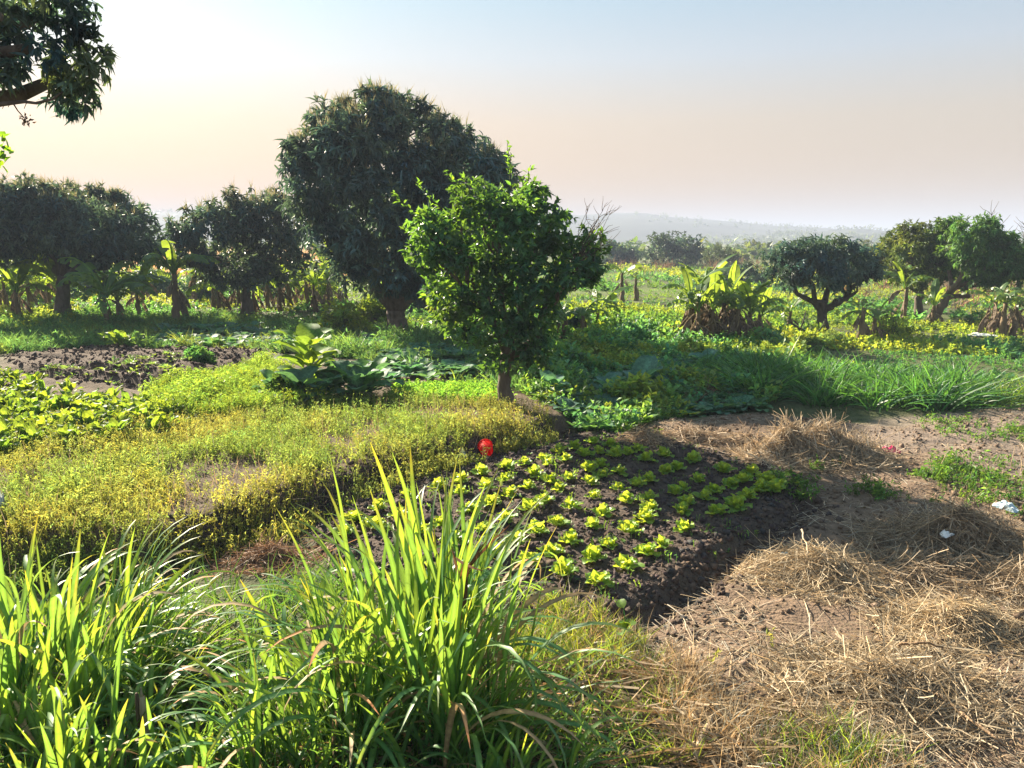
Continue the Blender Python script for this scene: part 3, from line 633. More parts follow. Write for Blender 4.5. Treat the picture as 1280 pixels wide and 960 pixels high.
def tuft_tpl(h=.3, n=14, w=.008, spread=.03, lean=.5, seg=3):
    mb = MB(); p = rng.standard_normal((n, 3)) * [spread, spread, 0]; d = norm(rng.standard_normal((n, 3)) * [lean, lean, 0] * .7 + [0, 0, 1.])
    L = h * (.5 + .6 * rng.random(n)); bend = np.column_stack([d[:, :2] * (L * .5)[:, None], -L * .25 * rng.random(n)])
    mb.add(*ribbons(p, d, L, np.full(n, w), bend, seg, tint=jit(n, v=.15))); return mb.tpl()
def cover(name, label, cat, pts, tpls, tint, mat, sc=(.7, 1.3), v=.2, hue=.12, tilt=.15, sink=0.0, sc_noise=0):
    mb = MB(); pts = np.asarray(pts); k = rng.integers(0, len(tpls), len(pts)); tint = np.broadcast_to(np.asarray(tint, float), (len(pts), 3))
    for i, t in enumerate(tpls):
        q = pts[k == i]
        if not len(q): continue
        n = len(q); w3 = gz(q); w3[:, 2] -= sink
        mb.inst(t, rot_z(rng.random(n) * 6.28, rng.uniform(*sc, n) * np.clip(1 + sc_noise * fbm(q[:, 0] * 1.7, q[:, 1] * 1.7, 210), .35, 2), rng.standard_normal((n, 2)) * tilt), w3, tint[k == i] * jit(n, v=v, hue=hue))
    return tag(mb.obj(name, M[mat]), label, cat, kind='stuff')
def thin(q, poly, margin=0.0, keep_in=True):
    s = sd_poly(q[:, 0], q[:, 1], poly); return q[(s > margin) if keep_in else (s < margin)]

# yellowing weed field
WEED = gpoly([(-150, 552), (200, 532), (330, 508), (430, 498), (560, 500), (685, 515), (700, 530), (625, 556), (520, 586), (420, 612), (360, 640), (280, 655), (190, 685), (-150, 725)], .2)
q = in_poly_pts(WEED, 14500)
keep = rng.random(len(q)) < np.clip(.95 - .9 * ss(-.25, .35, fbm(q[:, 0] * 1.1, q[:, 1] * 1.1, 90) - ss(.5, .0, sd_poly(q[:, 0], q[:, 1], WEED)) * .25 + .8 * np.exp(-((q[:, 0] + 2.35) ** 2 + (q[:, 1] - 6.3) ** 2) / .18) - .2), .1, 1); q = q[keep]
wt = [weed_tpl(.22, 16, .042) for _ in range(5)] + [weed_tpl(.26, 12, .035, L1N) for _ in range(3)] + [weed_tpl(.15, 18, .04, L1) for _ in range(2)]
bk = P(609, 551); q = q[np.hypot(q[:, 0] - bk[0] + .02, q[:, 1] - bk[1] + .06) > .19]
ty = ss(-.3, .4, fbm(q[:, 0] * .9, q[:, 1] * .9, 93))[:, None]
cover('yellow_weeds', 'field of yellowing knee-high weeds above the lettuce bed', 'weeds', q, wt, np.array([1.05, 1.0, .9]) * (1 - ty) + np.array([.75, .95, .8]) * ty, 'weed', (.36, .74), .24, .08, sc_noise=.25)
# dry seed stems standing in the weeds
n = 1100; p = gz(in_poly_pts(WEED, n)); d = norm(rng.standard_normal((n, 3)) * .16 + [0, 0, 1.])
mb = MB(); mb.add(*ribbons(p, d, rng.uniform(.10, .24, n), np.full(n, .005), rng.standard_normal((n, 3)) * .03, 2, tint=jit(n, (1, .85, .65))))
tag(mb.obj('dry_seed_stems', M['straw']), 'dry straw coloured stems among the yellowing weeds', 'weeds', kind='stuff')
# bright feathery greens behind the mustard
FEATH = gpoly([(175, 498), (230, 482), (330, 455), (365, 470), (350, 500), (420, 505), (330, 515), (250, 525), (200, 528)], .2)
cover('feathery_greens', 'bright yellow-green feathery leaves between the mustard plants and the weeds', 'greens', in_poly_pts(FEATH, 2000), [weed_tpl(.26, 26, .045, L1N, .06, .4, 5) for _ in range(4)], (.85, 1.15, .7), 'weed', (.45, .95), sc_noise=.4)
# carpet greens beyond the weeds
CARP = gpoly([(480, 500), (500, 485), (620, 488), (640, 508), (560, 504)], .2)
cover('carpet_greens', 'strip of bright low seedlings beside the citrus trunk', 'greens', in_poly_pts(CARP, 900), [weed_tpl(.12, 14, .04, L1, .05) for _ in range(3)], (.7, 1.25, .6), 'weed', (.7, 1.2))
# shaded weeds right of the citrus tree
MEAD = gpoly([(665, 520), (650, 500), (680, 440), (760, 415), (960, 425), (1000, 450), (980, 500), (940, 512), (820, 525), (780, 545), (720, 540)], .0)
q = in_poly_pts(MEAD, 7500)
for c_ in [gpoly([(770, 480), (790, 455), (880, 450), (870, 475)]), gpoly([(700, 530), (690, 510), (760, 500), (790, 520), (760, 535)]), gpoly([(830, 520), (850, 500), (950, 498), (960, 512), (900, 520)]), gpoly([(740, 503), (745, 482), (835, 478), (840, 500)])]: q = q[(sd_poly(q[:, 0], q[:, 1], c_) < 0) | (rng.random(len(q)) < .25)]
pn = fbm(q[:, 0] * 1.0, q[:, 1] * 1.0, 110); q = q[pn > -.55]; pn = pn[pn > -.55]
tt = np.where((pn > .2)[:, None], np.array([1.9, 1.65, 1.0]), np.where((pn < -.1)[:, None], np.array([.95, 1.4, 1.8]), np.array([1.25, 1.5, 1.25])))
cover('meadow_weeds', 'tangle of green weeds in the shade beside the citrus tree', 'weeds', q, [weed_tpl(.22, 18, .065, L1W) for _ in range(4)] + [rosette_tpl(.12, 9, .13, L2) for _ in range(4)], tt, 'cover', (.6, 1.2), sc_noise=.8)
# mixed greens and grass behind the ploughed patch and under the mangos
BACK = gpoly([(-200, 440), (-200, 392), (300, 392), (420, 405), (640, 410), (660, 500), (560, 490), (470, 460), (340, 440), (120, 432), (0, 446)], .1)
COLL = [gpoly([(190, 432), (200, 412), (330, 408), (345, 425), (330, 438), (250, 440)], .05), gpoly([(480, 488), (470, 455), (520, 440), (590, 445), (605, 480), (560, 488)], .1), gpoly([(345, 440), (350, 420), (470, 425), (480, 445), (420, 450)], .05)]
q = in_poly_pts(BACK, 13500)
for c_ in COLL: q = q[(sd_poly(q[:, 0], q[:, 1], c_) < 0) | (rng.random(len(q)) < .12)]
pn = fbm(q[:, 0] * .5, q[:, 1] * .6, 120)
tt = np.where((pn > .15)[:, None], np.array([1.3, 1.2, 1.0]), np.array([.95, 1.2, 1.3]))  # tints pushed to teal, painting the mangos' cool shade into the leaves
cover('undergrowth', 'grey-green grass and weeds in front of the banana row', 'weeds', q, [weed_tpl(.3, 16, .075) for _ in range(4)] + [tuft_tpl(.38, 14, .012)] * 3 + [rosette_tpl(.12, 8, .13)], tt, 'cover', (.35, .85), sc_noise=.9)
# far plots: strips of crops
FAR = [(-40, 21), (-16, 18.2), (0.5, 17.2), (2.2, 15.5), (3, 13.6), (5.2, 12.0), (9.5, 10.9), (16, 11), (50, 40), (60, 62), (-60, 62)]
n = 30000; u = rng.random(n); yy = 11 * (62 / 11) ** (u ** 1.15); xx = (rng.random(n) * 2 - 1) * (yy * .78 + 2); q = np.column_stack([xx, yy]); q = thin(q, FAR)
band = np.floor((q[:, 1] + .25 * q[:, 0] + 1.2 * vn(q[:, 0] * .3, q[:, 1] * .2, 7)) / (1.1 + .03 * q[:, 1])).astype(int); cell = np.floor(q[:, 0] / 4.5 + band * .37).astype(int)
hsh = np.abs(_lat[(band * 7 + cell * 13) % 256, (band * 3 + cell * 29) % 256]); edge = fbm(q[:, 0] * .7, q[:, 1] * .7, 130)
pal = np.array([[1.2, 1.4, .95], [2.1, 1.75, .9], [.95, 1.4, 1.3], [2.5, 1.95, .9], [1.6, 1.6, .95], [2.7, 2.1, 1.4], [.9, 1.35, 1.5]])
tt = pal[(hsh * 97).astype(int) % 7] * (1 + .25 * edge[:, None]); hs_ = .45 + .75 * ((hsh * 613) % 1); m_ = (edge > -.45 + .3 * (hs_ < .6)); q, tt, hs_ = q[m_], tt[m_], hs_[m_]
dz = q[:, 1]; far_scale = (.65 + .022 * dz) * hs_
mbk = [rosette_tpl(.16, 13, .12, L1W) for _ in range(3)] + [weed_tpl(.22, 20, .075, L1W, .09) for _ in range(3)]
mb = MB(); kk = rng.integers(0, len(mbk), len(q))
for i, t in enumerate(mbk):
    s_ = kk == i; n = s_.sum(); mb.inst(t, rot_z(rng.random(n) * 6.28, far_scale[s_] * rng.uniform(.5, 1.1, n), rng.standard_normal((n, 2)) * .12), gz(q[s_]), tt[s_] * jit(n, v=.18, hue=.1))
tag(mb.obj('crop_strips', M['cover']), 'patchwork of low sunlit green and yellow crops stretching out behind the trees', 'crops', kind='stuff')
# dry scrub in the far plots
n = 700; yy = rng.uniform(24, 75, n); q = np.column_stack([rng.uniform(.05, .75, n) * yy, yy]); q = q[fbm(q[:, 0] * .1, q[:, 1] * .1, 140) > -.05]
cover('dry_scrub', 'dry brownish scrub between the far plots', 'scrub', q, [tuft_tpl(.8, 16, .03, .12, .7), weed_tpl(.7, 14, .12)], (1.2, 1, .9), 'dead', (.6, 1.4))
n = 420; yy = rng.uniform(45, 90, n); q = np.column_stack([rng.uniform(-.5, -.15, n) * yy, yy])
cover('dry_reeds', 'pale dry reeds in the sunlit gap beyond the mango trees', 'reeds', q, [tuft_tpl(1.3, 20, .05, .2, .4)], (1.7, 1.4, 1.1), 'straw', (.7, 1.4))

# ------------------------------------------------------------------ large grass tussocks on the right
def tussock(px, py, h, n, w, label, group, tint=(.5, .78, .72), lean=.55, mat='grass', spread=.1):  # default tint is painted shading: darker, cooler blades for the shaded bank
    b = P(px, py); mb = MB(); n = int(n)
    p = np.column_stack([rng.standard_normal((n, 2)) * spread, np.full(n, -.02)]); d = norm(np.column_stack([p[:, :2] * 2.2 + rng.standard_normal((n, 2)) * lean * .6, np.ones(n)]))
    L = h * (.55 + .6 * rng.random(n)); bend = np.column_stack([d[:, :2] * (L * .75)[:, None] + rng.standard_normal((n, 2)) * .05, -L * .55 * rng.random(n)])
    mb.add(*ribbons(p, d, L, w * (.6 + .6 * rng.random(n)), bend, 5, tint=jit(n, tint, .32)))
    root = thing('grass_tussock', b, label, 'grass', group); tag(mb.obj('blades', M[mat], root, True), kind='stuff'); return root
for i in range(34):
    t = rng.random(); px = 935 + 290 * t; py = 476 + 26 * rng.random() + 14 * t
    tussock(px, py, rng.uniform(.45, .72), 120, .022, 'shade-tinted deep green arching grass tussock in the bank behind the straw heaps', 'tussocks in the green bank', spread=.12)
for px, py in [(1235, 500), (1262, 498), (1290, 500), (1250, 508), (1305, 506)]:
    tussock(px, py, .45, 120, .013, 'yellow-green grass tussock where the bank meets the bare path', 'tussocks by the path', (1.1, 1.05, .7))
for px, py in [(880, 484), (905, 478), (895, 466)]:
    tussock(px, py, .5, 110, .012, 'leaning green grass tussock over the dark dry mulch', 'tussocks by the mulch', (.75, 1, .8))
# sparse creeping greens on the bare ground
CREEP = [gpoly([(985, 600), (1060, 598), (1120, 618), (1090, 628), (990, 622)]), gpoly([(1150, 575), (1280, 585), (1300, 660), (1240, 650), (1160, 590)]), gpoly([(1150, 528), (1300, 540), (1300, 560), (1180, 548)]), gpoly([(1140, 590), (1200, 585), (1190, 612), (1140, 606)])]
q = np.concatenate([in_poly_pts(CREEP[0], 200), in_poly_pts(CREEP[1], 150), in_poly_pts(CREEP[2], 160), in_poly_pts(CREEP[3], 120)])
q = q + rng.standard_normal(q.shape) * .12; q = q[fbm(q[:, 0] * 3, q[:, 1] * 3, 230) > -.15]
cover('creeping_weeds', 'thin creeping green weeds on the bare ground by the straw', 'weeds', q, [weed_tpl(.10, 12, .04, L1, .06, .2, 3) for _ in range(4)], (.9, 1.1, .7), 'cover', (.6, 1.2))

# ------------------------------------------------------------------ vegetables with big leaves
def blade_leaf(L, w, ang, sag, ruffle, seed, petiole=.25, n=6, m=4, tip=.5):
    g = np.random.default_rng(seed); t = np.linspace(0, 1, n + 1); a = ang - sag * t ** 1.3; ds = L / n
    X = np.concatenate([[0], np.cumsum(np.cos(a[:-1]) * ds)]); Z = np.concatenate([[0], np.cumsum(np.sin(a[:-1]) * ds)])
    pr = np.where(t < petiole, .07, np.sin(np.clip((t - petiole * .7) / (1.03 - petiole * .7), 0, 1) ** .8 * math.pi) ** tip) * w / 2
    s = np.linspace(-1, 1, m + 1); V = []
    for i in range(n + 1):
        nrm = np.array([-math.sin(a[i]), 0, math.cos(a[i])])
        for u in s:
            rf = ruffle * w * abs(u) ** 1.5 * math.sin(9 * t[i] + (5 if u > 0 else 1) + g.random() * 2.2) * (pr[i] > .1 * w)
            V.append(np.array([X[i], 0, Z[i]]) + np.array([0, 1, 0]) * u * pr[i] + nrm * (abs(u) * pr[i] * .25 + rf))
    T = []
    for i in range(n):
        for j in range(m):
            q_ = i * (m + 1) + j; T += [[q_, q_ + m + 1, q_ + m + 2], [q_, q_ + m + 2, q_ + 1]]
    cc = np.ones((len(V), 3)); cc.reshape(n + 1, m + 1, 3)[:, m // 2] *= 1.5
    return np.array(V), np.array(T), cc
def leafy(name, b, leaves, counts, label, cat, group, scale, mats=None):
    root = thing(name, b, label, cat, group, rng.random() * 6.28)
    for tier, (k, z0, tilt) in enumerate(counts):
        off = rng.random() * 6.28
        for i in range(k):
            a = off + i * 6.283 / k + rng.normal() * .25; lv = leaves[tier] if isinstance(leaves[0], list) else leaves
            obj('leaf', lv[int(rng.integers(len(lv)))], root, (.006 * math.cos(a), .006 * math.sin(a), z0 * scale), (rng.normal() * .12, -tilt + rng.normal() * .15, a), scale * (.82 + .36 * rng.random()))
    return root
def lm(params, mat, tints, nm='leaf'):
    out = []
    for i, p in enumerate(params):
        V, T, C = blade_leaf(*p); out.append(mesh(nm, V, T, M[mat], C * np.array(tints[i % len(tints)]), True))
    return out
# lettuces: where each one stands in the bed
Z = [(665, 68), (718, 78), (565, 97), (612, 85), (640, 108), (685, 98), (768, 103), (800, 90), (732, 117), (825, 120), (876, 107), (962, 122), (520, 118), (535, 135), (585, 120), (465, 130), (410, 145), (338, 162), (652, 152), (688, 138), (598, 173), (495, 165), (540, 187), (695, 170), (745, 158), (880, 160), (917, 147), (832, 177), (978, 183), (932, 205), (995, 235), (910, 220), (405, 180), (352, 205), (475, 203), (565, 208), (660, 192), (745, 208), (796, 196), (765, 243), (832, 237), (668, 230), (277, 185), (207, 203), (115, 227), (272, 222), (422, 225), (365, 252), (518, 247), (480, 268), (600, 262), (695, 283), (835, 268), (945, 252), (932, 277), (1035, 281), (820, 300), (665, 320), (562, 312), (410, 303), (305, 272), (342, 330), (502, 338), (600, 365), (775, 335), (935, 328), (715, 378), (870, 373), (825, 400), (668, 415), (545, 402), (440, 370), (380, 400), (475, 433), (580, 458), (768, 440), (680, 490), (255, 365), (150, 340), (90, 285), (30, 265), (20, 320), (215, 310), (-40, 300), (-70, 340)]
ZC = [(1055, 153), (1135, 160), (1110, 180), (1185, 185), (1220, 195), (1075, 197), (1160, 210), (1125, 232), (1025, 213), (1090, 260), (1205, 212), (1165, 178)]
LO = lm([(.105, .085, .55, .5, .16, 300 + i, .05, 6, 6, .45) for i in range(5)], 'lettuce', [(1, 1, 1), (.85, .95, 1), (1.1, 1.02, .9)])
LI = lm([(.085, .07, 1.05, .5, .22, 320 + i, .05, 6, 6, .45) for i in range(5)], 'lettuce', [(1.25, 1.08, 1), (1.15, 1.1, .9)])
for i, (zx, zy) in enumerate(Z):
    b = P(460 + zx / 2.37, 520 + zy / 2.37 + 6)
    bx, by = b[:1], b[1:2]
    lb = 'small frilly lettuce in the row along the furrow edge of the bed' if seg_dist(bx, by, FURROW)[0] < .55 else 'small frilly lettuce in the row along the weedy bank edge of the bed' if seg_dist(bx, by, BANK)[0] < .5 else 'small frilly lettuce behind the tall foreground grass, partly screened by its blades' if 460 + zx / 2.37 < 640 and zy > 240 else 'small frilly lettuce at the far tip of the bed towards the low straw heap' if zy < 125 else 'small frilly yellow-green lettuce in the middle of the dark soil bed'
    leafy('lettuce', b, [LO, LI, LI], [(5, .006, 0), (4, .014, .0), (3, .02, .25)], lb, 'lettuce', 'lettuces spaced out over the bed', rng.uniform(.74, 1.04))
for i, (zx, zy) in enumerate(ZC):
    b = P(460 + zx / 2.37, 520 + zy / 2.37 + 7)
    leafy('lettuce', b, [LO, LI, LI], [(6, .006, 0), (5, .014, .0), (3, .02, .25)], 'bigger green lettuce crowded into the shaded corner of the bed by the creeping weeds', 'lettuce', 'lettuces crowded in the bed corner', rng.uniform(.85, 1.1))
# mustard greens on the left
ML = lm([(.30, .11, 1.35, 1.1, .16, 340 + i, .3, 8, 4, .6) for i in range(4)] + [(.27, .105, 1.1, 1.4, .17, 350 + i, .3, 8, 4, .6) for i in range(3)], 'mustard', [(1, 1, 1), (1.25, 1.15, .8), (.85, 1, 1)])
MUST = gpoly([(-60, 500), (60, 505), (200, 502), (235, 520), (230, 545), (170, 556), (80, 566), (-60, 580)], .2)
q = in_poly_pts(MUST, 150)
for k in range(len(q)):
    leafy('mustard_plant', gz(q[k:k + 1])[0], ML, [(5, .01, -.1), (4, .02, .15)], 'broad leaved mustard plant in the sunlit leafy patch above the yellow weeds', 'vegetable', 'mustard plants in the sunlit patch', rng.uniform(.5, .82))
q = in_poly_pts(gpoly([(-60, 498), (-60, 470), (30, 478), (80, 495), (160, 500)], .2), 22)
for k in range(len(q)):
    leafy('mustard_plant', gz(q[k:k + 1])[0], ML, [(5, .01, 0), (3, .02, .3)], 'yellowing leafy plant between the mustard patch and the ploughed soil', 'vegetable', 'plants edging the ploughed soil', rng.uniform(.6, .9))
q = in_poly_pts(gpoly([(125, 442), (180, 440), (185, 428), (130, 428)], .1), 9)
for k in range(len(q)):
    leafy('mustard_plant', gz(q[k:k + 1])[0], ML, [(4, .01, 0), (3, .02, .3)], 'young sunlit leafy plant at the far rim of the ploughed soil', 'vegetable', 'young plants at the rim of the ploughed soil', rng.uniform(.8, 1.1))
# tall collard and its neighbours
CLv = lm([(.36, .22, .9, 1.2, .05, 360 + i, .35, 7, 4, .5) for i in range(4)], 'collard', [(1, 1, 1), (1.3, 1.25, .8), (.9, .95, 1.05)])
CLs = lm([(.36, .22, 1.0, 1.0, .05, 370 + i, .35, 7, 4, .5) for i in range(4)], 'mustard', [(.9, 1, 1.1), (1.1, 1.05, .9)])  # brighter collard leaves, the sun on the tall plant put into their colour
b = P(388, 492); r_ = leafy('collard_plant', b, CLs, [(7, .08, -.2), (7, .2, -.15), (6, .32, -.1), (5, .42, .0)], 'tall collard with sunlit upper leaves rising above its dark neighbours', 'vegetable', None, 1.25)
mb = MB(); tube(mb, curve_pts((0, 0, -.05), (0, 0, .55), 5), np.linspace(.022, .014, 5), 7, (.9, 1.2, .8)); mb.obj('stem', M['pseudostem'], r_, True)
for px, py in [(415, 498), (440, 494), (460, 500), (425, 484), (375, 506), (405, 506), (345, 500), (470, 492), (448, 505)]:
    leafy('collard_plant', P(px, py), CLv, [(5, .05, -.1), (4, .12, .2)], 'dark broad leaved collard crouching beside the tall collard', 'vegetable', 'dark collards beside the tall one', rng.uniform(.9, 1.2))
# low collards, one mesh each (too small to show single leaves)
def rosette_mesh(i, mat, tint, ang=.8):
    mb = MB()
    for k in range(9):
        V, T, C = blade_leaf(.30, .19, ang * (.6 + .7 * rng.random()), 1.0, .05, 400 + i * 20 + k, .3, 5, 2, .5); a = k * 2.4
        Rz = np.array([[math.cos(a), -math.sin(a), 0], [math.sin(a), math.cos(a), 0], [0, 0, 1]]); mb.add(V @ Rz.T, T, C * np.array(tint) * (.9 + .2 * rng.random()))
    return mb.mesh('collard_plant', M[mat], True)
CR = [rosette_mesh(i, 'collard', t_) for i, t_ in enumerate([(1, 1, 1), (.9, 1.1, 1.1), (1.2, 1.15, .9), (1.05, 1.0, 1.2)])]
def field(px_poly, n, label, group, z=0.1, sc=(.8, 1.2)):
    for q_ in gz(in_poly_pts(gpoly(px_poly, z), n)):
        tag(obj('collard_plant', CR[int(rng.integers(4))], None, q_, (rng.normal() * .08, rng.normal() * .08, rng.random() * 6.28), rng.uniform(*sc)), label, 'vegetable', group)
field([(480, 488), (470, 455), (520, 440), (590, 445), (605, 480), (560, 488)], 85, 'blue-green collard in the shaded patch beside the citrus trunk', 'collards in the patch by the citrus trunk', .1, (.6, 1.0))
field([(190, 432), (200, 412), (330, 408), (345, 425), (330, 438), (250, 440)], 90, 'blue-green collard in the shaded strip behind the ploughed soil', 'collards behind the ploughed soil', .05, (.7, 1.1))
field([(890, 445), (900, 437), (985, 438), (990, 448), (950, 452)], 26, 'collard in the short green row in front of the big banana clump', 'collards in the row by the banana clump', 0, (.8, 1.1))
field([(345, 440), (350, 420), (470, 425), (480, 445), (420, 450)], 50, 'collard in the loose stand below the huge mango', 'collards below the huge mango', .05, (.6, 1.0))
field([(690, 440), (700, 428), (770, 425), (775, 440), (740, 446)], 24, 'collard in the dark stand beyond the citrus tree', 'collards beyond the citrus tree', 0, (.7, 1.0))
field([(700, 530), (690, 510), (760, 500), (790, 520), (760, 535)], 22, 'broad leaved plant in the shaded weeds above the tip of the lettuce bed', 'broad leaved plants above the lettuce bed', 0, (.5, .8))
field([(830, 520), (850, 500), (950, 498), (960, 512), (900, 520)], 26, 'broad leaved plant along the weedy rim in front of the mulch heap', 'broad leaved plants by the mulch heap', 0, (.5, .8))
field([(770, 480), (790, 455), (880, 450), (870, 475)], 34, 'broad leaved plant between the cabbages and the big banana clump', 'broad leaved plants behind the cabbages', 0, (.5, .9))
# blue cabbages with big leaves
CB = lm([(.34, .26, .6, .8, .05, 380 + i, .2, 7, 4, .5) for i in range(4)], 'collard', [(1.3, 1.35, 1.7), (1.1, 1.15, 1.5), (1.5, 1.5, 1.9)])
for px, py, s_, lb in [(760, 498, .95, 'flattened blue-grey cabbage nearer the citrus tree'), (800, 494, 1.25, 'largest blue-grey cabbage spreading in the green weeds'), (822, 490, 1.0, 'blue-grey cabbage touching the largest one'), (690, 495, .8, 'blue-grey cabbage in the weeds close to the citrus trunk'), (880, 462, .9, 'pale blue-grey cabbage by the leaning grass tussocks')]:
    leafy('cabbage', P(px, py), CB, [(6, .04, .1), (4, .1, .4)], lb, 'cabbage', 'blue-grey cabbages in the weeds', s_)
# seedlings in the ploughed patch
q = in_poly_pts(gpoly([(90, 470), (180, 450), (250, 455), (220, 480), (120, 488), (40, 470)], .1), 170)
cover('seedlings', 'tiny pale seedlings dotted over the ploughed soil', 'seedlings', q, [rosette_tpl(.06, 5, .08)], (1.5, 1.4, 1.2), 'cover', (.7, 1.2))
# weeds and tiny seedlings between the lettuces
q = in_poly_pts(BED, 420); cover('bed_seedlings', 'tiny seedlings and weeds sprouting between the lettuces', 'seedlings', q, [rosette_tpl(.02, 5, .028), weed_tpl(.05, 6, .02)], (1.1, 1.2, .8), 'cover', (.6, 1.4))

# ------------------------------------------------------------------ clods
def clods(name, label, pts, lo, hi, tint):
    o8 = np.array([[1, 0, 0], [-1, 0, 0], [0, 1, 0], [0, -1, 0], [0, 0, 1], [0, 0, -1.]]); tf = np.array([[0, 2, 4], [2, 1, 4], [1, 3, 4], [3, 0, 4], [2, 0, 5], [1, 2, 5], [3, 1, 5], [0, 3, 5]])
    n = len(pts); s = lo * (hi / lo) ** (rng.random(n) ** 2.2); Rm = np.linalg.qr(rng.standard_normal((n, 3, 3)))[0] * s[:, None, None] * (1 + .35 * rng.standard_normal((n, 1, 3)))
    w3 = gz(pts); w3[:, 2] += s * .15; mb = MB(); mb.inst((o8, tf), Rm, w3, jit(n, tint, .2, .04)); tag(mb.obj(name, M['clod'], None, True), label, 'soil', kind='stuff')
clods('soil_clods', 'dark crumbly soil clods in the lettuce bed', in_poly_pts(BED, 9000), .006, .032, (.074, .053, .041))
clods('soil_clods', 'dry brown clods on the trodden ground', in_poly_pts(DIRT, 10000), .004, .030, (.16, .11, .076))
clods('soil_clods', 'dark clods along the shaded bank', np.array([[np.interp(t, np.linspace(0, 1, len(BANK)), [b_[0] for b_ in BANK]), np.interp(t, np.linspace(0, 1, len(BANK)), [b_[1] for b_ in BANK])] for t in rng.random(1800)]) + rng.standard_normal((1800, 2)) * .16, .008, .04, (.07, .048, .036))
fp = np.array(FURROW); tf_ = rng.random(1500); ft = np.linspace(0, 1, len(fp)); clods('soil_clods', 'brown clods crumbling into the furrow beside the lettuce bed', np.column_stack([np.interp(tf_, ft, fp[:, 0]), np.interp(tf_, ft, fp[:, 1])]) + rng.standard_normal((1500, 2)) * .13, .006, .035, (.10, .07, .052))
clods('soil_clods', 'clods turned up in the ploughed patch', in_poly_pts(PLOUGH, 4000), .01, .045, (.095, .066, .05))

# ------------------------------------------------------------------ straw
def straw_heap(px, py, wx, wy, h, n, label, tint=(1, 1, 1), L=(.12, .38), w=.004, peaks=None, up=.25, rz=0):
    b = P(px, py); root = thing('straw_heap', b, label, 'straw heap', 'heaps of dry straw on the bare ground', rz)
    k = 34; g = np.linspace(-1, 1, k); GX_, GY_ = np.meshgrid(g, g); rr = np.hypot(GX_, GY_)
    pk = peaks or [(0, 0, 1, 1)]
    cr, sr = math.cos(rz), math.sin(rz)
    def hz(u, v):
        z_ = 0
        for (cx_, cy_, a_, s_) in pk: z_ = np.maximum(z_, a_ * np.exp(-((u - cx_) ** 2 + (v - cy_) ** 2) / (.28 * s_ * s_)))
        e = np.clip(1.05 - np.hypot(u, v), 0, 1) ** .5
        X_, Y_ = u * wx, v * wy; zg = H(b[0] + X_ * cr - Y_ * sr, b[1] + X_ * sr + Y_ * cr) - b[2]
        return zg + h * z_ * e * (.8 + .35 * fbm(u * 2.5 + px, v * 2.5, 150, 3)) - .012
    V = np.stack([GX_ * wx, GY_ * wy, hz(GX_, GY_)], 2).reshape(-1, 3); i_ = (np.arange(k - 1)[:, None] * k + np.arange(k - 1)[None]).ravel()
    i_ = i_[(rr.ravel()[i_] < 1)]
    T = np.concatenate([np.stack([i_, i_ + 1, i_ + k + 1], 1), np.stack([i_, i_ + k + 1, i_ + k], 1)])
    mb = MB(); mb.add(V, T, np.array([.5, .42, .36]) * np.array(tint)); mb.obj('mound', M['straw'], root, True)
    u = norm(rng.standard_normal((n, 2))) * (rng.random((n, 1)) ** .6) * 1.08; zz = hz(u[:, 0], u[:, 1]); e = .02
    gxs = (hz(u[:, 0] + e, u[:, 1]) - zz) / (e * wx); gys = (hz(u[:, 0], u[:, 1] + e) - zz) / (e * wy)
    a = rng.random(n) * 6.28 + 1.0 * fbm(u[:, 0] * 1.5, u[:, 1] * 1.5, 160); dx_, dy_ = np.cos(a), np.sin(a)
    d = norm(np.stack([dx_, dy_, dx_ * gxs + dy_ * gys + np.abs(rng.normal(0, up, n))], 1))
    p = np.stack([u[:, 0] * wx, u[:, 1] * wy, zz + .004], 1); Ls = rng.uniform(*L, n); p = p - d * (Ls * .4)[:, None]; p[:, 2] = np.maximum(p[:, 2], zz - .03) + .012
    bend = rng.standard_normal((n, 3)) * (Ls * .22)[:, None] + np.array([0, 0, -.06])
    dark = np.where(rng.random(n) < .3, .55, 1.0)[:, None]
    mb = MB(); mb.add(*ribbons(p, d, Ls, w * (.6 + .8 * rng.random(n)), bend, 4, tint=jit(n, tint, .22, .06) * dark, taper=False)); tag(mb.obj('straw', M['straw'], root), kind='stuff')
    return root
straw_heap(1022, 574, .72, .5, .40, 10000, 'tallest shaggy straw heap with an upright tuft, in front of the green grass bank', (1, .92, .82), (.12, .34), .005, [(-.45, .1, 1.15, .55), (.1, 0, .8, .95), (.5, -.1, .55, .8)], .3)
straw_heap(805, 552, .32, .22, .12, 1200, 'small low straw heap just past the far tip of the lettuce bed', (.95, .82, .68), (.08, .2), .005)
straw_heap(940, 566, .2, .18, .14, 800, 'smallest straw tuft at the foot of the tallest heap', (.95, .82, .68), (.08, .2), .005)
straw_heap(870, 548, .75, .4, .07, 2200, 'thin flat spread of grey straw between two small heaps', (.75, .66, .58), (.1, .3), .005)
straw_heap(885, 498, .6, .35, .14, 1600, 'dark dry mulch heap below the leaning grass tussocks', (.48, .40, .34), (.12, .35), .007)
straw_heap(1195, 676, .66, .48, .27, 8000, 'grey-brown rounded straw heap holding scraps of plastic', (.78, .70, .60), (.1, .3), .004)  # greyer tint paints the shade over this heap
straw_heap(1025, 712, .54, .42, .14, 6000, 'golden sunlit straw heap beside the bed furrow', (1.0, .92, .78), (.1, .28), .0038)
straw_heap(1165, 718, .6, .36, .09, 4600, 'low grey straw heap in the shade next to the golden heap', (.75, .68, .6), (.1, .3), .004)  # grey here is shade put into the straw colour
straw_heap(1195, 782, .44, .34, .13, 5000, 'ragged golden straw heap beyond the coarse stalk heap', (1.0, .92, .76), (.08, .26), .0036)
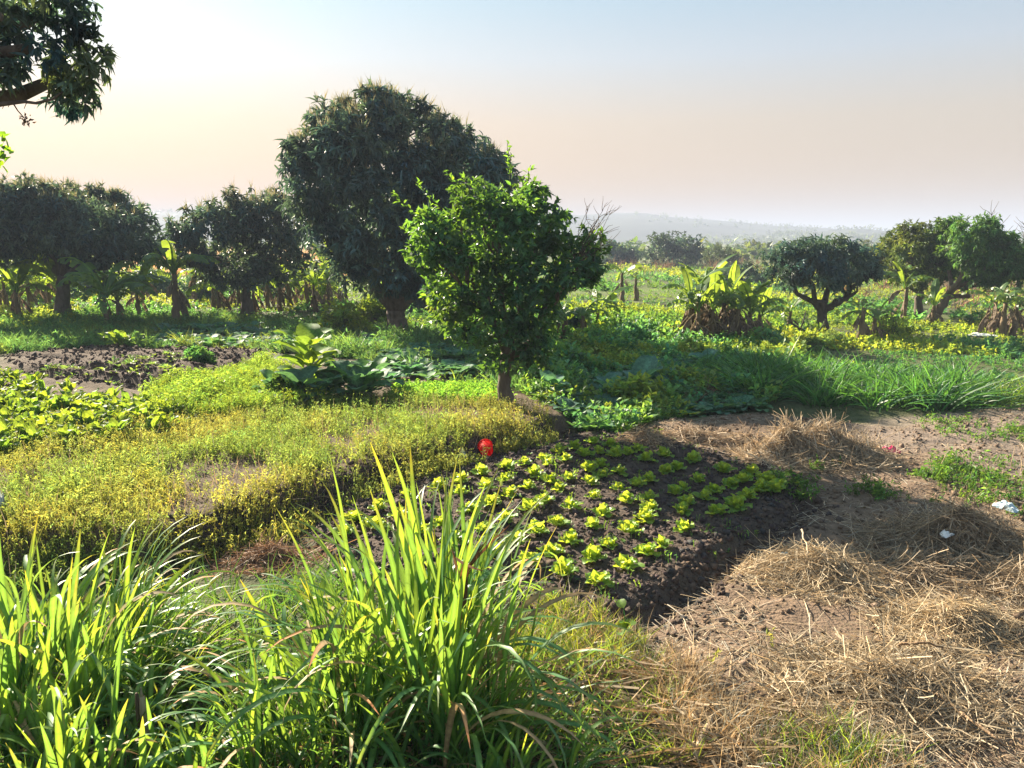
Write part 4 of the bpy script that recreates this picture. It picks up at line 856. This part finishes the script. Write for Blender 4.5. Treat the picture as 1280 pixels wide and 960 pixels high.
straw_heap(1105, 862, .56, .40, .11, 5200, 'coarse heap of broken stalks and straw on the trodden earth', (.92, .86, .74), (.08, .34), .0042, None, .35)
straw_heap(1290, 735, .4, .45, .14, 2600, 'dull straw heap spilling off towards the path side', (.8, .72, .62), (.1, .3), .004)
# litter over the bare ground
q = in_poly_pts(DIRT, 34000); pn = fbm(q[:, 0] * 1.4, q[:, 1] * 1.4, 170); near_ = 1 - ss(3.2, 7, q[:, 1]); q = q[(pn > -.15 - .35 * near_) & (rng.random(len(q)) < .35 + .65 * near_)]
n = len(q); p = gz(q); p[:, 2] += .006; a = rng.random(n) * 6.28; d = norm(np.stack([np.cos(a), np.sin(a), np.abs(rng.normal(0, .12, n))], 1)); Ls = .04 + .2 * rng.random(n) ** 2
mb = MB(); mb.add(*ribbons(p, d, Ls, .0022 + .003 * rng.random(n), np.column_stack([rng.standard_normal((n, 2)) * .02, -d[:, 2] * Ls]), 3, tint=jit(n, (.82, .77, .69), .28), taper=False, up=norm(rng.standard_normal((n, 3)) * .4 + [0, 0, 1])))
tag(mb.obj('straw_litter', M['straw']), 'loose straw scattered thinly over the trodden earth', 'straw', kind='stuff')
# twigs on the dark bank
n = 1100; t = rng.random(n); bp = np.array(BANK); tt_ = np.linspace(0, 1, len(bp)); p = np.column_stack([np.interp(t, tt_, bp[:, 0]), np.interp(t, tt_, bp[:, 1])]) + rng.standard_normal((n, 2)) * [.2, .2]
p = gz(p); a = rng.random(n) * 6.28; d = norm(np.stack([np.cos(a), np.sin(a), rng.normal(.15, .2, n)], 1)); mb = MB()
mb.add(*ribbons(p, d, rng.uniform(.05, .22, n), np.full(n, .004), rng.standard_normal((n, 3)) * .03, 2, tint=jit(n, (.6, .5, .4), .25))); tag(mb.obj('bank_twigs', M['straw']), 'dry twigs and roots on the dark bank beside the lettuce bed', 'twigs', kind='stuff')
q = np.concatenate([in_poly_pts(gpoly([(250, 670), (300, 650), (390, 640), (420, 690), (330, 720), (250, 720)], .05), 200)]); 
straw_heap(330, 700, .42, .24, .10, 2600, 'brown straw heap on the bank behind the tall foreground grass', (.72, .52, .42), (.08, .25), .004)

# ------------------------------------------------------------------ tall grass in the foreground
def big_blade(L, w, a0, sag, seed, n=12, fold=.22, pw=1.5):
    g = np.random.default_rng(seed); t = np.linspace(0, 1, n + 1); a = a0 - sag * t ** pw; ds = L / n
    X = np.concatenate([[0], np.cumsum(np.cos(a[:-1]) * ds)]); Zz = np.concatenate([[0], np.cumsum(np.sin(a[:-1]) * ds)])
    sd_ = (g.random() - .5) * .25 * L * t ** 2; pr = w / 2 * np.clip(.45 + 1.6 * t, 0, 1) * np.clip((1 - t) * 3.0, 0, 1) ** .7 + .0005
    tw = (g.random() - .5) * 1.2 * t; V = []
    for i in range(n + 1):
        nr = np.array([-math.sin(a[i]), 0, math.cos(a[i])]); sv = np.array([0, 1, 0]) * math.cos(tw[i]) + nr * math.sin(tw[i]); n2 = np.cross([math.cos(a[i]), 0, math.sin(a[i])], sv)
        c_ = np.array([X[i], sd_[i], Zz[i]])
        V += [c_ - sv * pr[i] + n2 * fold * pr[i], c_, c_ + sv * pr[i] + n2 * fold * pr[i]]
    T = []
    for i in range(n):
        q_ = 3 * i; T += [[q_, q_ + 3, q_ + 4], [q_, q_ + 4, q_ + 1], [q_ + 1, q_ + 4, q_ + 5], [q_ + 1, q_ + 5, q_ + 2]]
    C = np.ones((len(V), 3)); C[1::3] *= 1.5
    return np.array(V), np.array(T), C
GB = []
for i in range(30):
    k = i % 5; a0 = [1.5, 1.42, 1.35, 1.25, 1.1][k] + rng.normal() * .05; sg = [.35, 1.2, 1.9, 2.5, 2.9][k] * (.8 + .4 * rng.random()); pw = [1.4, 2.4, 2.2, 2.0, 1.7][k]
    V, T, C = big_blade(1.0, (.014 + .011 * rng.random()), a0, sg, 500 + i, pw=pw)
    tp = np.repeat(np.linspace(0, 1, 13), 3)[:, None]
    if rng.random() < .5: C = C * (1 - ss(.72, .95, tp)) + C * np.array([2.0, 1.15, .9]) * ss(.72, .95, tp)      # dried tips
    if i % 10 == 8: GB.append(mesh('blade', V, T, M['straw'], C * np.array([.62, .52, .36]), True)); continue      # dead blade
    GB.append(mesh('blade', V, T, M['grass'], C * np.array([(1, 1, 1), (.8, .95, 1), (1.15, 1.1, .8), (.9, 1, .9), (1.25, 1.15, .75)][int(rng.integers(5))]), True))
def grass_clump(px, py, rad, nb, hmax, label, lean=(0, 0), inner=500, dry=120, lo=.45, cz=.5):
    b = P(px, py); root = thing('tall_grass_clump', b, label, 'grass', 'clumps of tall broad-bladed grass')
    def gh(x_, y_): return float(H(np.array([b[0] + x_]), np.array([b[1] + y_]))[0]) - b[2]
    nc = max(6, nb // 6); culm = []
    mb = MB()
    for i in range(nc):
        r_ = rad * math.sqrt(rng.random()); a = rng.random() * 6.283; x0, y0 = r_ * math.cos(a), r_ * math.sin(a)
        h = hmax * cz * (.35 + .75 * rng.random()) * (1 - .35 * r_ / rad); d = np.array([x0 * .45 + lean[0] + rng.normal() * .12, y0 * .45 + lean[1] + rng.normal() * .12, 1.0])
        d = d / np.linalg.norm(d); z0 = gh(x0, y0) - .02; e = np.array([x0, y0, z0]) + d * h
        q_ = curve_pts((x0, y0, z0), e, 5, 0, .02); tube(mb, q_, np.linspace(.010, .005, 5), 5, (.75, .9, .5)); culm.append((q_, d, h))
    tag(mb.obj('culms', M['grass'], root, True), kind='stuff')
    for i in range(nb):
        q_, d, h = culm[i % nc]; t = rng.random(); k = min(3, int(t * 4)); p = q_[k] + (q_[k + 1] - q_[k]) * (t * 4 - k)
        out = math.atan2(p[1] + d[1] * .6 + rng.normal() * .18, p[0] + d[0] * .6 + rng.normal() * .18)
        ln = hmax * rng.uniform(lo, .82) * (.75 + .35 * (1 - t)); v = int(rng.integers(len(GB)))
        if t > .7 and rng.random() < .6: v = 5 * int(rng.integers(6)) + int(rng.integers(2))
        obj('blade', GB[v], root, p, (rng.normal() * .12, rng.normal() * .10 + .15 * d[0], out), (ln, 1.0 * (.75 + .5 * rng.random()), ln))
    n = inner; a = rng.random(n) * 6.283; r_ = rad * 1.15 * np.sqrt(rng.random(n)); p = np.stack([r_ * np.cos(a), r_ * np.sin(a), np.zeros(n)], 1)
    p[:, 2] = H(b[0] + p[:, 0], b[1] + p[:, 1]) - b[2] - .01; d = norm(np.column_stack([p[:, 0] * .6 + lean[0] + rng.normal(0, .25, n), p[:, 1] * .6 + lean[1] + rng.normal(0, .25, n), np.ones(n)]))
    L = hmax * rng.uniform(.25, .6, n); bend = np.column_stack([d[:, :2] * (L * .6)[:, None], -L * .4 * rng.random(n)])
    mb = MB(); mb.add(*ribbons(p, d, L, .007 + .010 * rng.random(n), bend, 5, tint=jit(n, (.95, 1, .85), .2))); tag(mb.obj('inner_blades', M['grass'], root, True), kind='stuff')
    n = dry; a = rng.random(n) * 6.283; r_ = rad * 1.1 * np.sqrt(rng.random(n)); p = np.stack([r_ * np.cos(a), r_ * np.sin(a), np.zeros(n)], 1)
    p[:, 2] = H(b[0] + p[:, 0], b[1] + p[:, 1]) - b[2] + .02; d = norm(np.column_stack([p[:, :2] * .8 + rng.standard_normal((n, 2)) * .7, .3 + .7 * rng.random(n)])); L = rng.uniform(.15, .5, n)
    mb = MB(); mb.add(*ribbons(p, d, L, .006 + .008 * rng.random(n), np.column_stack([rng.standard_normal((n, 2)) * .08, -L * .6]), 4, tint=jit(n, (.7, .58, .42), .3))); tag(mb.obj('dry_blades', M['straw'], root, True), kind='stuff')
    return root
grass_clump(525, 925, .36, 298, 1.32, 'tallest lush upright clump of broad grass in front of the lettuce bed', (0, 0), 260, 300)
grass_clump(400, 970, .28, 140, .92, 'grass clump hugging the flank of the tallest clump, beside the weathered stake', (-.05, 0), 180, 220)
grass_clump(60, 900, .42, 240, 1.02, 'broad leaning grass clump beside the yellow weeds', (.25, .05), 300, 260)
grass_clump(190, 860, .26, 110, .66, 'low tangled grass clump with blades swept over sideways', (.40, .12), 380, 260, .5, .45)
grass_clump(290, 995, .22, 80, .5, 'small grass clump at the foot of the weathered stake', (.05, 0), 120, 80)
grass_clump(90, 1010, .34, 120, .70, 'dark shaggy grass clump in front of the broad leaning clump', (.1, 0), 200, 100)
grass_clump(640, 985, .22, 70, .62, 'spreading outer grass clump with long arching pale blades over cut stalks', (.35, .05), 100, 80, .6, .25)

# stake among the grass
b = P(197, 975); root = thing('stake', b, 'weathered grey broken wooden stake standing in the grass', 'stake')
mb = MB(); tube(mb, curve_pts((0, 0, -.1), (-.03, 0, .36), 8, 0, .012), [.017, .017, .016, .017, .015, .016, .014, .010], 8, (1.1, 1.05, 1.05), True, .1)
tube(mb, [(-.028, .0, .34), (-.034, .004, .37), (-.03, .0, .40)], [.010, .006, .002], 5, (1, .95, .95)); mb.obj('post', M['stalk'], root, True)
mb = MB(); tube(mb, curve_pts((-.035, .01, -.05), (-.055, .01, .37), 6, 0, .015), [.011, .010, .011, .010, .012, .006], 6, (.35, .28, .25)); mb.obj('dry_stem', M['stalk'], root, True)
# dry brown stem standing in the tall clump
b = P(560, 930); root = thing('dry_stem', b, 'withered brown stem with a curled dead leaf inside the tallest grass clump', 'stem')
mb = MB(); tube(mb, curve_pts((0, 0, 0), (.07, .0, .72), 7, 0, .02), np.linspace(.010, .005, 7), 6, (.6, .4, .3)); mb.obj('stalk', M['stalk'], root, True)
mb = MB(); n = 9; mb.add(*ribbons(np.tile([[.06, 0, .62]], (n, 1)) + rng.standard_normal((n, 3)) * [.01, .01, .07], norm(rng.standard_normal((n, 3)) * .4 + [.1, 0, .6]), rng.uniform(.1, .22, n), np.full(n, .018), rng.standard_normal((n, 3)) * .06, 4, tint=jit(n, (.8, .5, .35), .2))); mb.obj('dead_leaf', M['dead'], root)

# short sunlit yellow grass on the near rim of the bed
RIM = gpoly([(640, 800), (690, 758), (745, 772), (800, 800), (825, 850), (740, 860), (660, 850)])
cover('rim_grass', 'yellow-green short grass on the near rim of the lettuce bed', 'grass', in_poly_pts(RIM, 190), [tuft_tpl(.17, 14, .0045, .025, .5) for _ in range(4)] + [weed_tpl(.12, 12, .03)], (1.7, 1.25, .8), 'grass', (.6, 1.15))
cover('dry_rim_grass', 'dry tan grass fringing the trodden earth', 'grass', np.concatenate([in_poly_pts(gpoly([(800, 840), (860, 830), (930, 900), (960, 960), (860, 960)]), 80), in_poly_pts(RIM, 90), in_poly_pts(gpoly([(900, 900), (1000, 900), (1130, 930), (1150, 1000), (900, 1000)]), 70)]), [tuft_tpl(.16, 14, .004, .03, .7) for _ in range(4)], (.88, .80, .66), 'straw', (.6, 1.3))
cover('near_grass', 'fresh yellow-green grass tufts below the coarse stalk heap', 'grass', np.concatenate([in_poly_pts(gpoly([(940, 915), (1000, 905), (1120, 935), (1150, 985), (940, 985)]), 75), in_poly_pts(gpoly([(660, 880), (840, 850), (900, 960), (690, 1000)]), 110)]), [tuft_tpl(.15, 12, .005, .025, .5) for _ in range(4)], (1.5, 1.2, .75), 'grass', (.5, 1.0))
# grass and leaf litter carpet under the clumps
q = in_poly_pts(gpoly([(-250, 760), (250, 740), (420, 720), (620, 760), (700, 860), (760, 960), (700, 1150), (-250, 1150)]), 330)
cover('under_grass', 'thick short grass growing between the tall clumps', 'grass', q, [tuft_tpl(.26, 14, .007, .04, .7) for _ in range(5)], (.85, .95, .8), 'grass', (.6, 1.4))
# two sprouts and a vine
for px, py, lb in [(966, 803, 'tiny yellow-green sprout alone on the trodden earth'), (886, 832, 'smaller sprout near the dry tan grass fringe')]:
    b = P(px, py); V, T, C = weed_tpl(.09, 9, .035); o = tag(obj('sprout', mesh('sprout', V, T, M['weed'], C, False), None, b), lb, 'sprout', 'sprouts on the bare earth')
b = P(775, 815); root = thing('vine', b, 'round leaved green vine climbing out of the yellow rim grass', 'vine'); mb = MB(); q_ = curve_pts((0, 0, 0), (.02, .05, .22), 7, 0, .08); tube(mb, q_, np.linspace(.004, .002, 7), 5, (.8, 1, .6)); mb.obj('stem', M['grass'], root, True)
for i in range(9):
    t = q_[int(rng.integers(1, 7))]; V, T, C = blade_leaf(.06, .055, .5, .6, .03, 600 + i, .1, 5, 4, .45); o = obj('leaf', mesh('leaf', V, T, M['mustard'], C, True), root, t, (rng.normal() * .4, rng.normal() * .4, rng.random() * 6.28))
# cut stalks lying on the ground in front
n = 460; q = in_poly_pts(gpoly([(620, 880), (720, 830), (850, 850), (960, 900), (1000, 960), (950, 1050), (640, 1050)]), n); p = gz(q); p[:, 2] += .02 + .05 * rng.random(n); a = rng.normal(-.25, .6, n); d = norm(np.stack([np.cos(a), np.sin(a), rng.normal(.03, .1, n)], 1))
mb = MB(); L = rng.uniform(.12, .5, n); mb.add(*ribbons(p - d * (L * .5)[:, None], d, L, rng.uniform(.004, .012, n), rng.standard_normal((n, 3)) * [.05, .05, .015], 4, tint=jit(n, (.62, .52, .4), .3), taper=False)); tag(mb.obj('cut_stalks', M['straw']), 'grey-brown cut grass stalks lying matted beside the tall grass', 'stalks', kind='stuff')
def stick(p0, p1, r, label, tint=(1, 1, 1), lift=.02, forks=()):
    a, e = P(*p0), P(*p1); a[2] += lift; e[2] += lift; mb = MB(); tube(mb, curve_pts(a - a, e - a, 7, .015, .02), np.linspace(r, r * .6, 7), 7, tint, True, .06)
    for f, dl in forks: s0 = (e - a) * f; tube(mb, curve_pts(s0, s0 + np.array(dl), 4), np.linspace(r * .6, r * .3, 4), 5, tint)
    o = mb.obj('stick', M['stalk'], None, True, loc=a); tag(o, label, 'stick', 'dry sticks on the ground')
stick((868, 955), (900, 893), .016, 'thick pale grey forked stick leaning out of the matted stalks', (1.5, 1.45, 1.4), .03, [(.5, (-.06, .05, .05)), (.3, (.03, .08, .02))])
stick((850, 908), (948, 906), .007, 'long thin straight stick lying crosswise by the dry fringe', (1.4, 1.2, 1.0), .05)
stick((700, 852), (775, 838), .009, 'curved brown stalk lying at the foot of the yellow rim grass', (1.0, .85, .7), .06)
stick((1140, 860), (1255, 942), .010, 'long split stalk sticking out of the coarse straw heap', (1.1, .9, .75), .04)
stick((1000, 690), (1008, 722), .006, 'short pale bent stick on the golden straw heap', (2.0, 1.9, 1.8), .16)
stick((1120, 845), (1175, 850), .008, 'brown broken stalk across the top of the coarse straw heap', (.9, .7, .55), .17)
stick((975, 905), (1010, 880), .005, 'thin twig pointing at the coarse straw heap', (1.3, 1.1, .9), .02)
for px, py, hx in [(1262, 590, .02), (1275, 588, -.02), (1175, 585, .05)]:
    b = P(px, py); mb = MB(); tube(mb, curve_pts((0, 0, -.02), (hx, 0, .24), 5), np.linspace(.004, .002, 5), 5, (2, 1.8, 1.5)); tag(mb.obj('stick', M['stalk'], None, True, loc=b), 'thin dry upright stem poking from the scrubby path edge', 'stick', 'upright dry stems by the path')

# ------------------------------------------------------------------ plastic things
def lathe(prof, n=28, tint=(1, 1, 1)):
    th = np.arange(n) * 2 * math.pi / n; V = np.concatenate([np.stack([r_ * np.cos(th), r_ * np.sin(th), np.full(n, z_)], 1) for r_, z_ in prof]); T = []
    for i in range(len(prof) - 1):
        for j in range(n): a_, b_ = i * n + j, i * n + (j + 1) % n; T += [[a_, b_, b_ + n], [a_, b_ + n, a_ + n]]
    return V, np.array(T)
b = P(609, 551)      # bucket on its side, bottom towards the path
root = thing('bucket', b + np.array([0, -.03, .078]), 'round red plastic bucket lying on its side at the edge of the yellow weeds', 'bucket', scale=1.0)
rt = (R(-80), 0, R(10))
V, T = lathe([(.001, 0), (.052, 0), (.058, .004), (.060, .012), (.068, .13), (.065, .13), (.055, .015), (.001, .012)]); obj('body', mesh('body', V, T, M['red'], np.ones((len(V), 3)), True), root, (0, -.05, 0), rt)
V, T = lathe([(.0665, .118), (.073, .120), (.075, .127), (.074, .134), (.066, .135)]); obj('rim', mesh('rim', V, T, M['red'], np.ones((len(V), 3)), True), root, (0, -.05, 0), rt)
mb = MB(); th = np.linspace(0, math.pi, 12); tube(mb, np.stack([.076 * np.cos(th), .076 * np.sin(th) * .5, .128 + .05 * np.sin(th)], 1), .0025, 5); obj('handle', mb.mesh('handle', M['rim'], True), root, (0, -.05, 0), rt)
def crumple(name, px, py, sx, sy, sz, mat, label, cat, seed, lift=0.0, group=None):
    g = np.random.default_rng(seed); n = 15; u = np.linspace(-1, 1, n); U, W = np.meshgrid(u, u); r_ = np.hypot(U, W)
    k = 1 / np.maximum(1, r_ * (1 + .25 * np.sin(np.arctan2(W, U) * 3 + seed))); z_ = sz * (np.clip(1 - r_ ** 2, 0, 1) * .6 + .55 * fbm(U * 2.2 + seed, W * 2.2, seed, 3) + .25 * np.abs(fbm(U * 5 + seed, W * 5, seed + 2, 2)))
    V = np.stack([U * k * sx, W * k * sy, np.maximum(z_, 0) + .004 + lift], 2).reshape(-1, 3); i_ = (np.arange(n - 1)[:, None] * n + np.arange(n - 1)[None]).ravel()
    V2 = V.copy(); V2[:, 2] = V2[:, 2] * .25 + .75 * lift; T = np.concatenate([np.stack([i_, i_ + 1, i_ + n + 1], 1), np.stack([i_, i_ + n + 1, i_ + n], 1)])
    VV = np.concatenate([V, V2]); TT = np.concatenate([T, T[:, ::-1] + n * n]); o = obj(name, mesh(name, VV, TT, M[mat], None, False), None, P(px, py), (0, 0, seed)); return tag(o, label, cat, group)
crumple('plastic_bag', 1113, 565, .085, .055, .075, 'pink', 'crumpled bright pink plastic bag on the bare earth by the tallest straw heap', 'bag', 3)
crumple('plastic_bag', 1255, 662, .09, .05, .06, 'blue', 'pale blue crumpled plastic sheet on the shoulder of the grey-brown straw heap', 'bag', 5, .16)
crumple('plastic_bag', 1180, 692, .06, .035, .035, 'white', 'small whitish plastic scrap tucked in the grey-brown straw heap', 'bag', 7, .13)
crumple('plastic_bag', 981, 702, .035, .02, .025, 'blue', 'tiny pale plastic scrap at the rim of the golden straw heap', 'bag', 9, .04)
crumple('plastic_bag', 578, 556, .05, .04, .11, 'white', 'thin white plastic bag caught in the weeds next to the red bucket', 'bag', 11, .03)
crumple('plastic_bag', -2, 640, .05, .06, .20, 'white', 'white plastic bag half hidden in the yellow weeds', 'bag', 13, .05)
crumple('plastic_bag', 1228, 421, .3, .15, .08, 'white', 'pale plastic litter at the foot of the ragged yellowing banana clump', 'bag', 15, .02)
b = P(846, 433); root = thing('jerrycan', b, 'white plastic jerrycan standing in the weeds at the foot of the big banana clump', 'container')
V, T = lathe([(.001, 0), (.07, 0), (.082, .012), (.084, .15), (.07, .185), (.03, .20), (.028, .215), (.001, .216)], 20); obj('body', mesh('body', V * [1, .75, 1], T, M['white'], None, True), root)
V, T = lathe([(.032, .213), (.033, .235), (.001, .237)], 14); obj('cap', mesh('cap', V, T, M['blue'], None, True), root)

# ------------------------------------------------------------------ haze
def haze():
    m, N, L, out = mat_new('haze_air')
    v = N.new('ShaderNodeVolumePrincipled'); v.inputs['Color'].default_value = (.52, .59, .77, 1); v.inputs['Density'].default_value = .0016; v.inputs['Anisotropy'].default_value = 0.0
    L.new(v.outputs[0], out.inputs['Volume'])
    s_, z0, z1 = 2300, -8, 36
    V = [(x_, y_, z_) for z_ in (z0, z1) for y_ in (-s_, s_) for x_ in (-s_, s_)]
    me = bpy.data.meshes.new('haze'); me.from_pydata(V, [], [(0, 2, 3, 1), (4, 5, 7, 6), (0, 1, 5, 4), (2, 6, 7, 3), (0, 4, 6, 2), (1, 3, 7, 5)]); me.materials.append(m)
    tag(obj('haze', me), 'thin pale haze veiling the far ridge and trees', 'haze', kind='stuff')
haze()
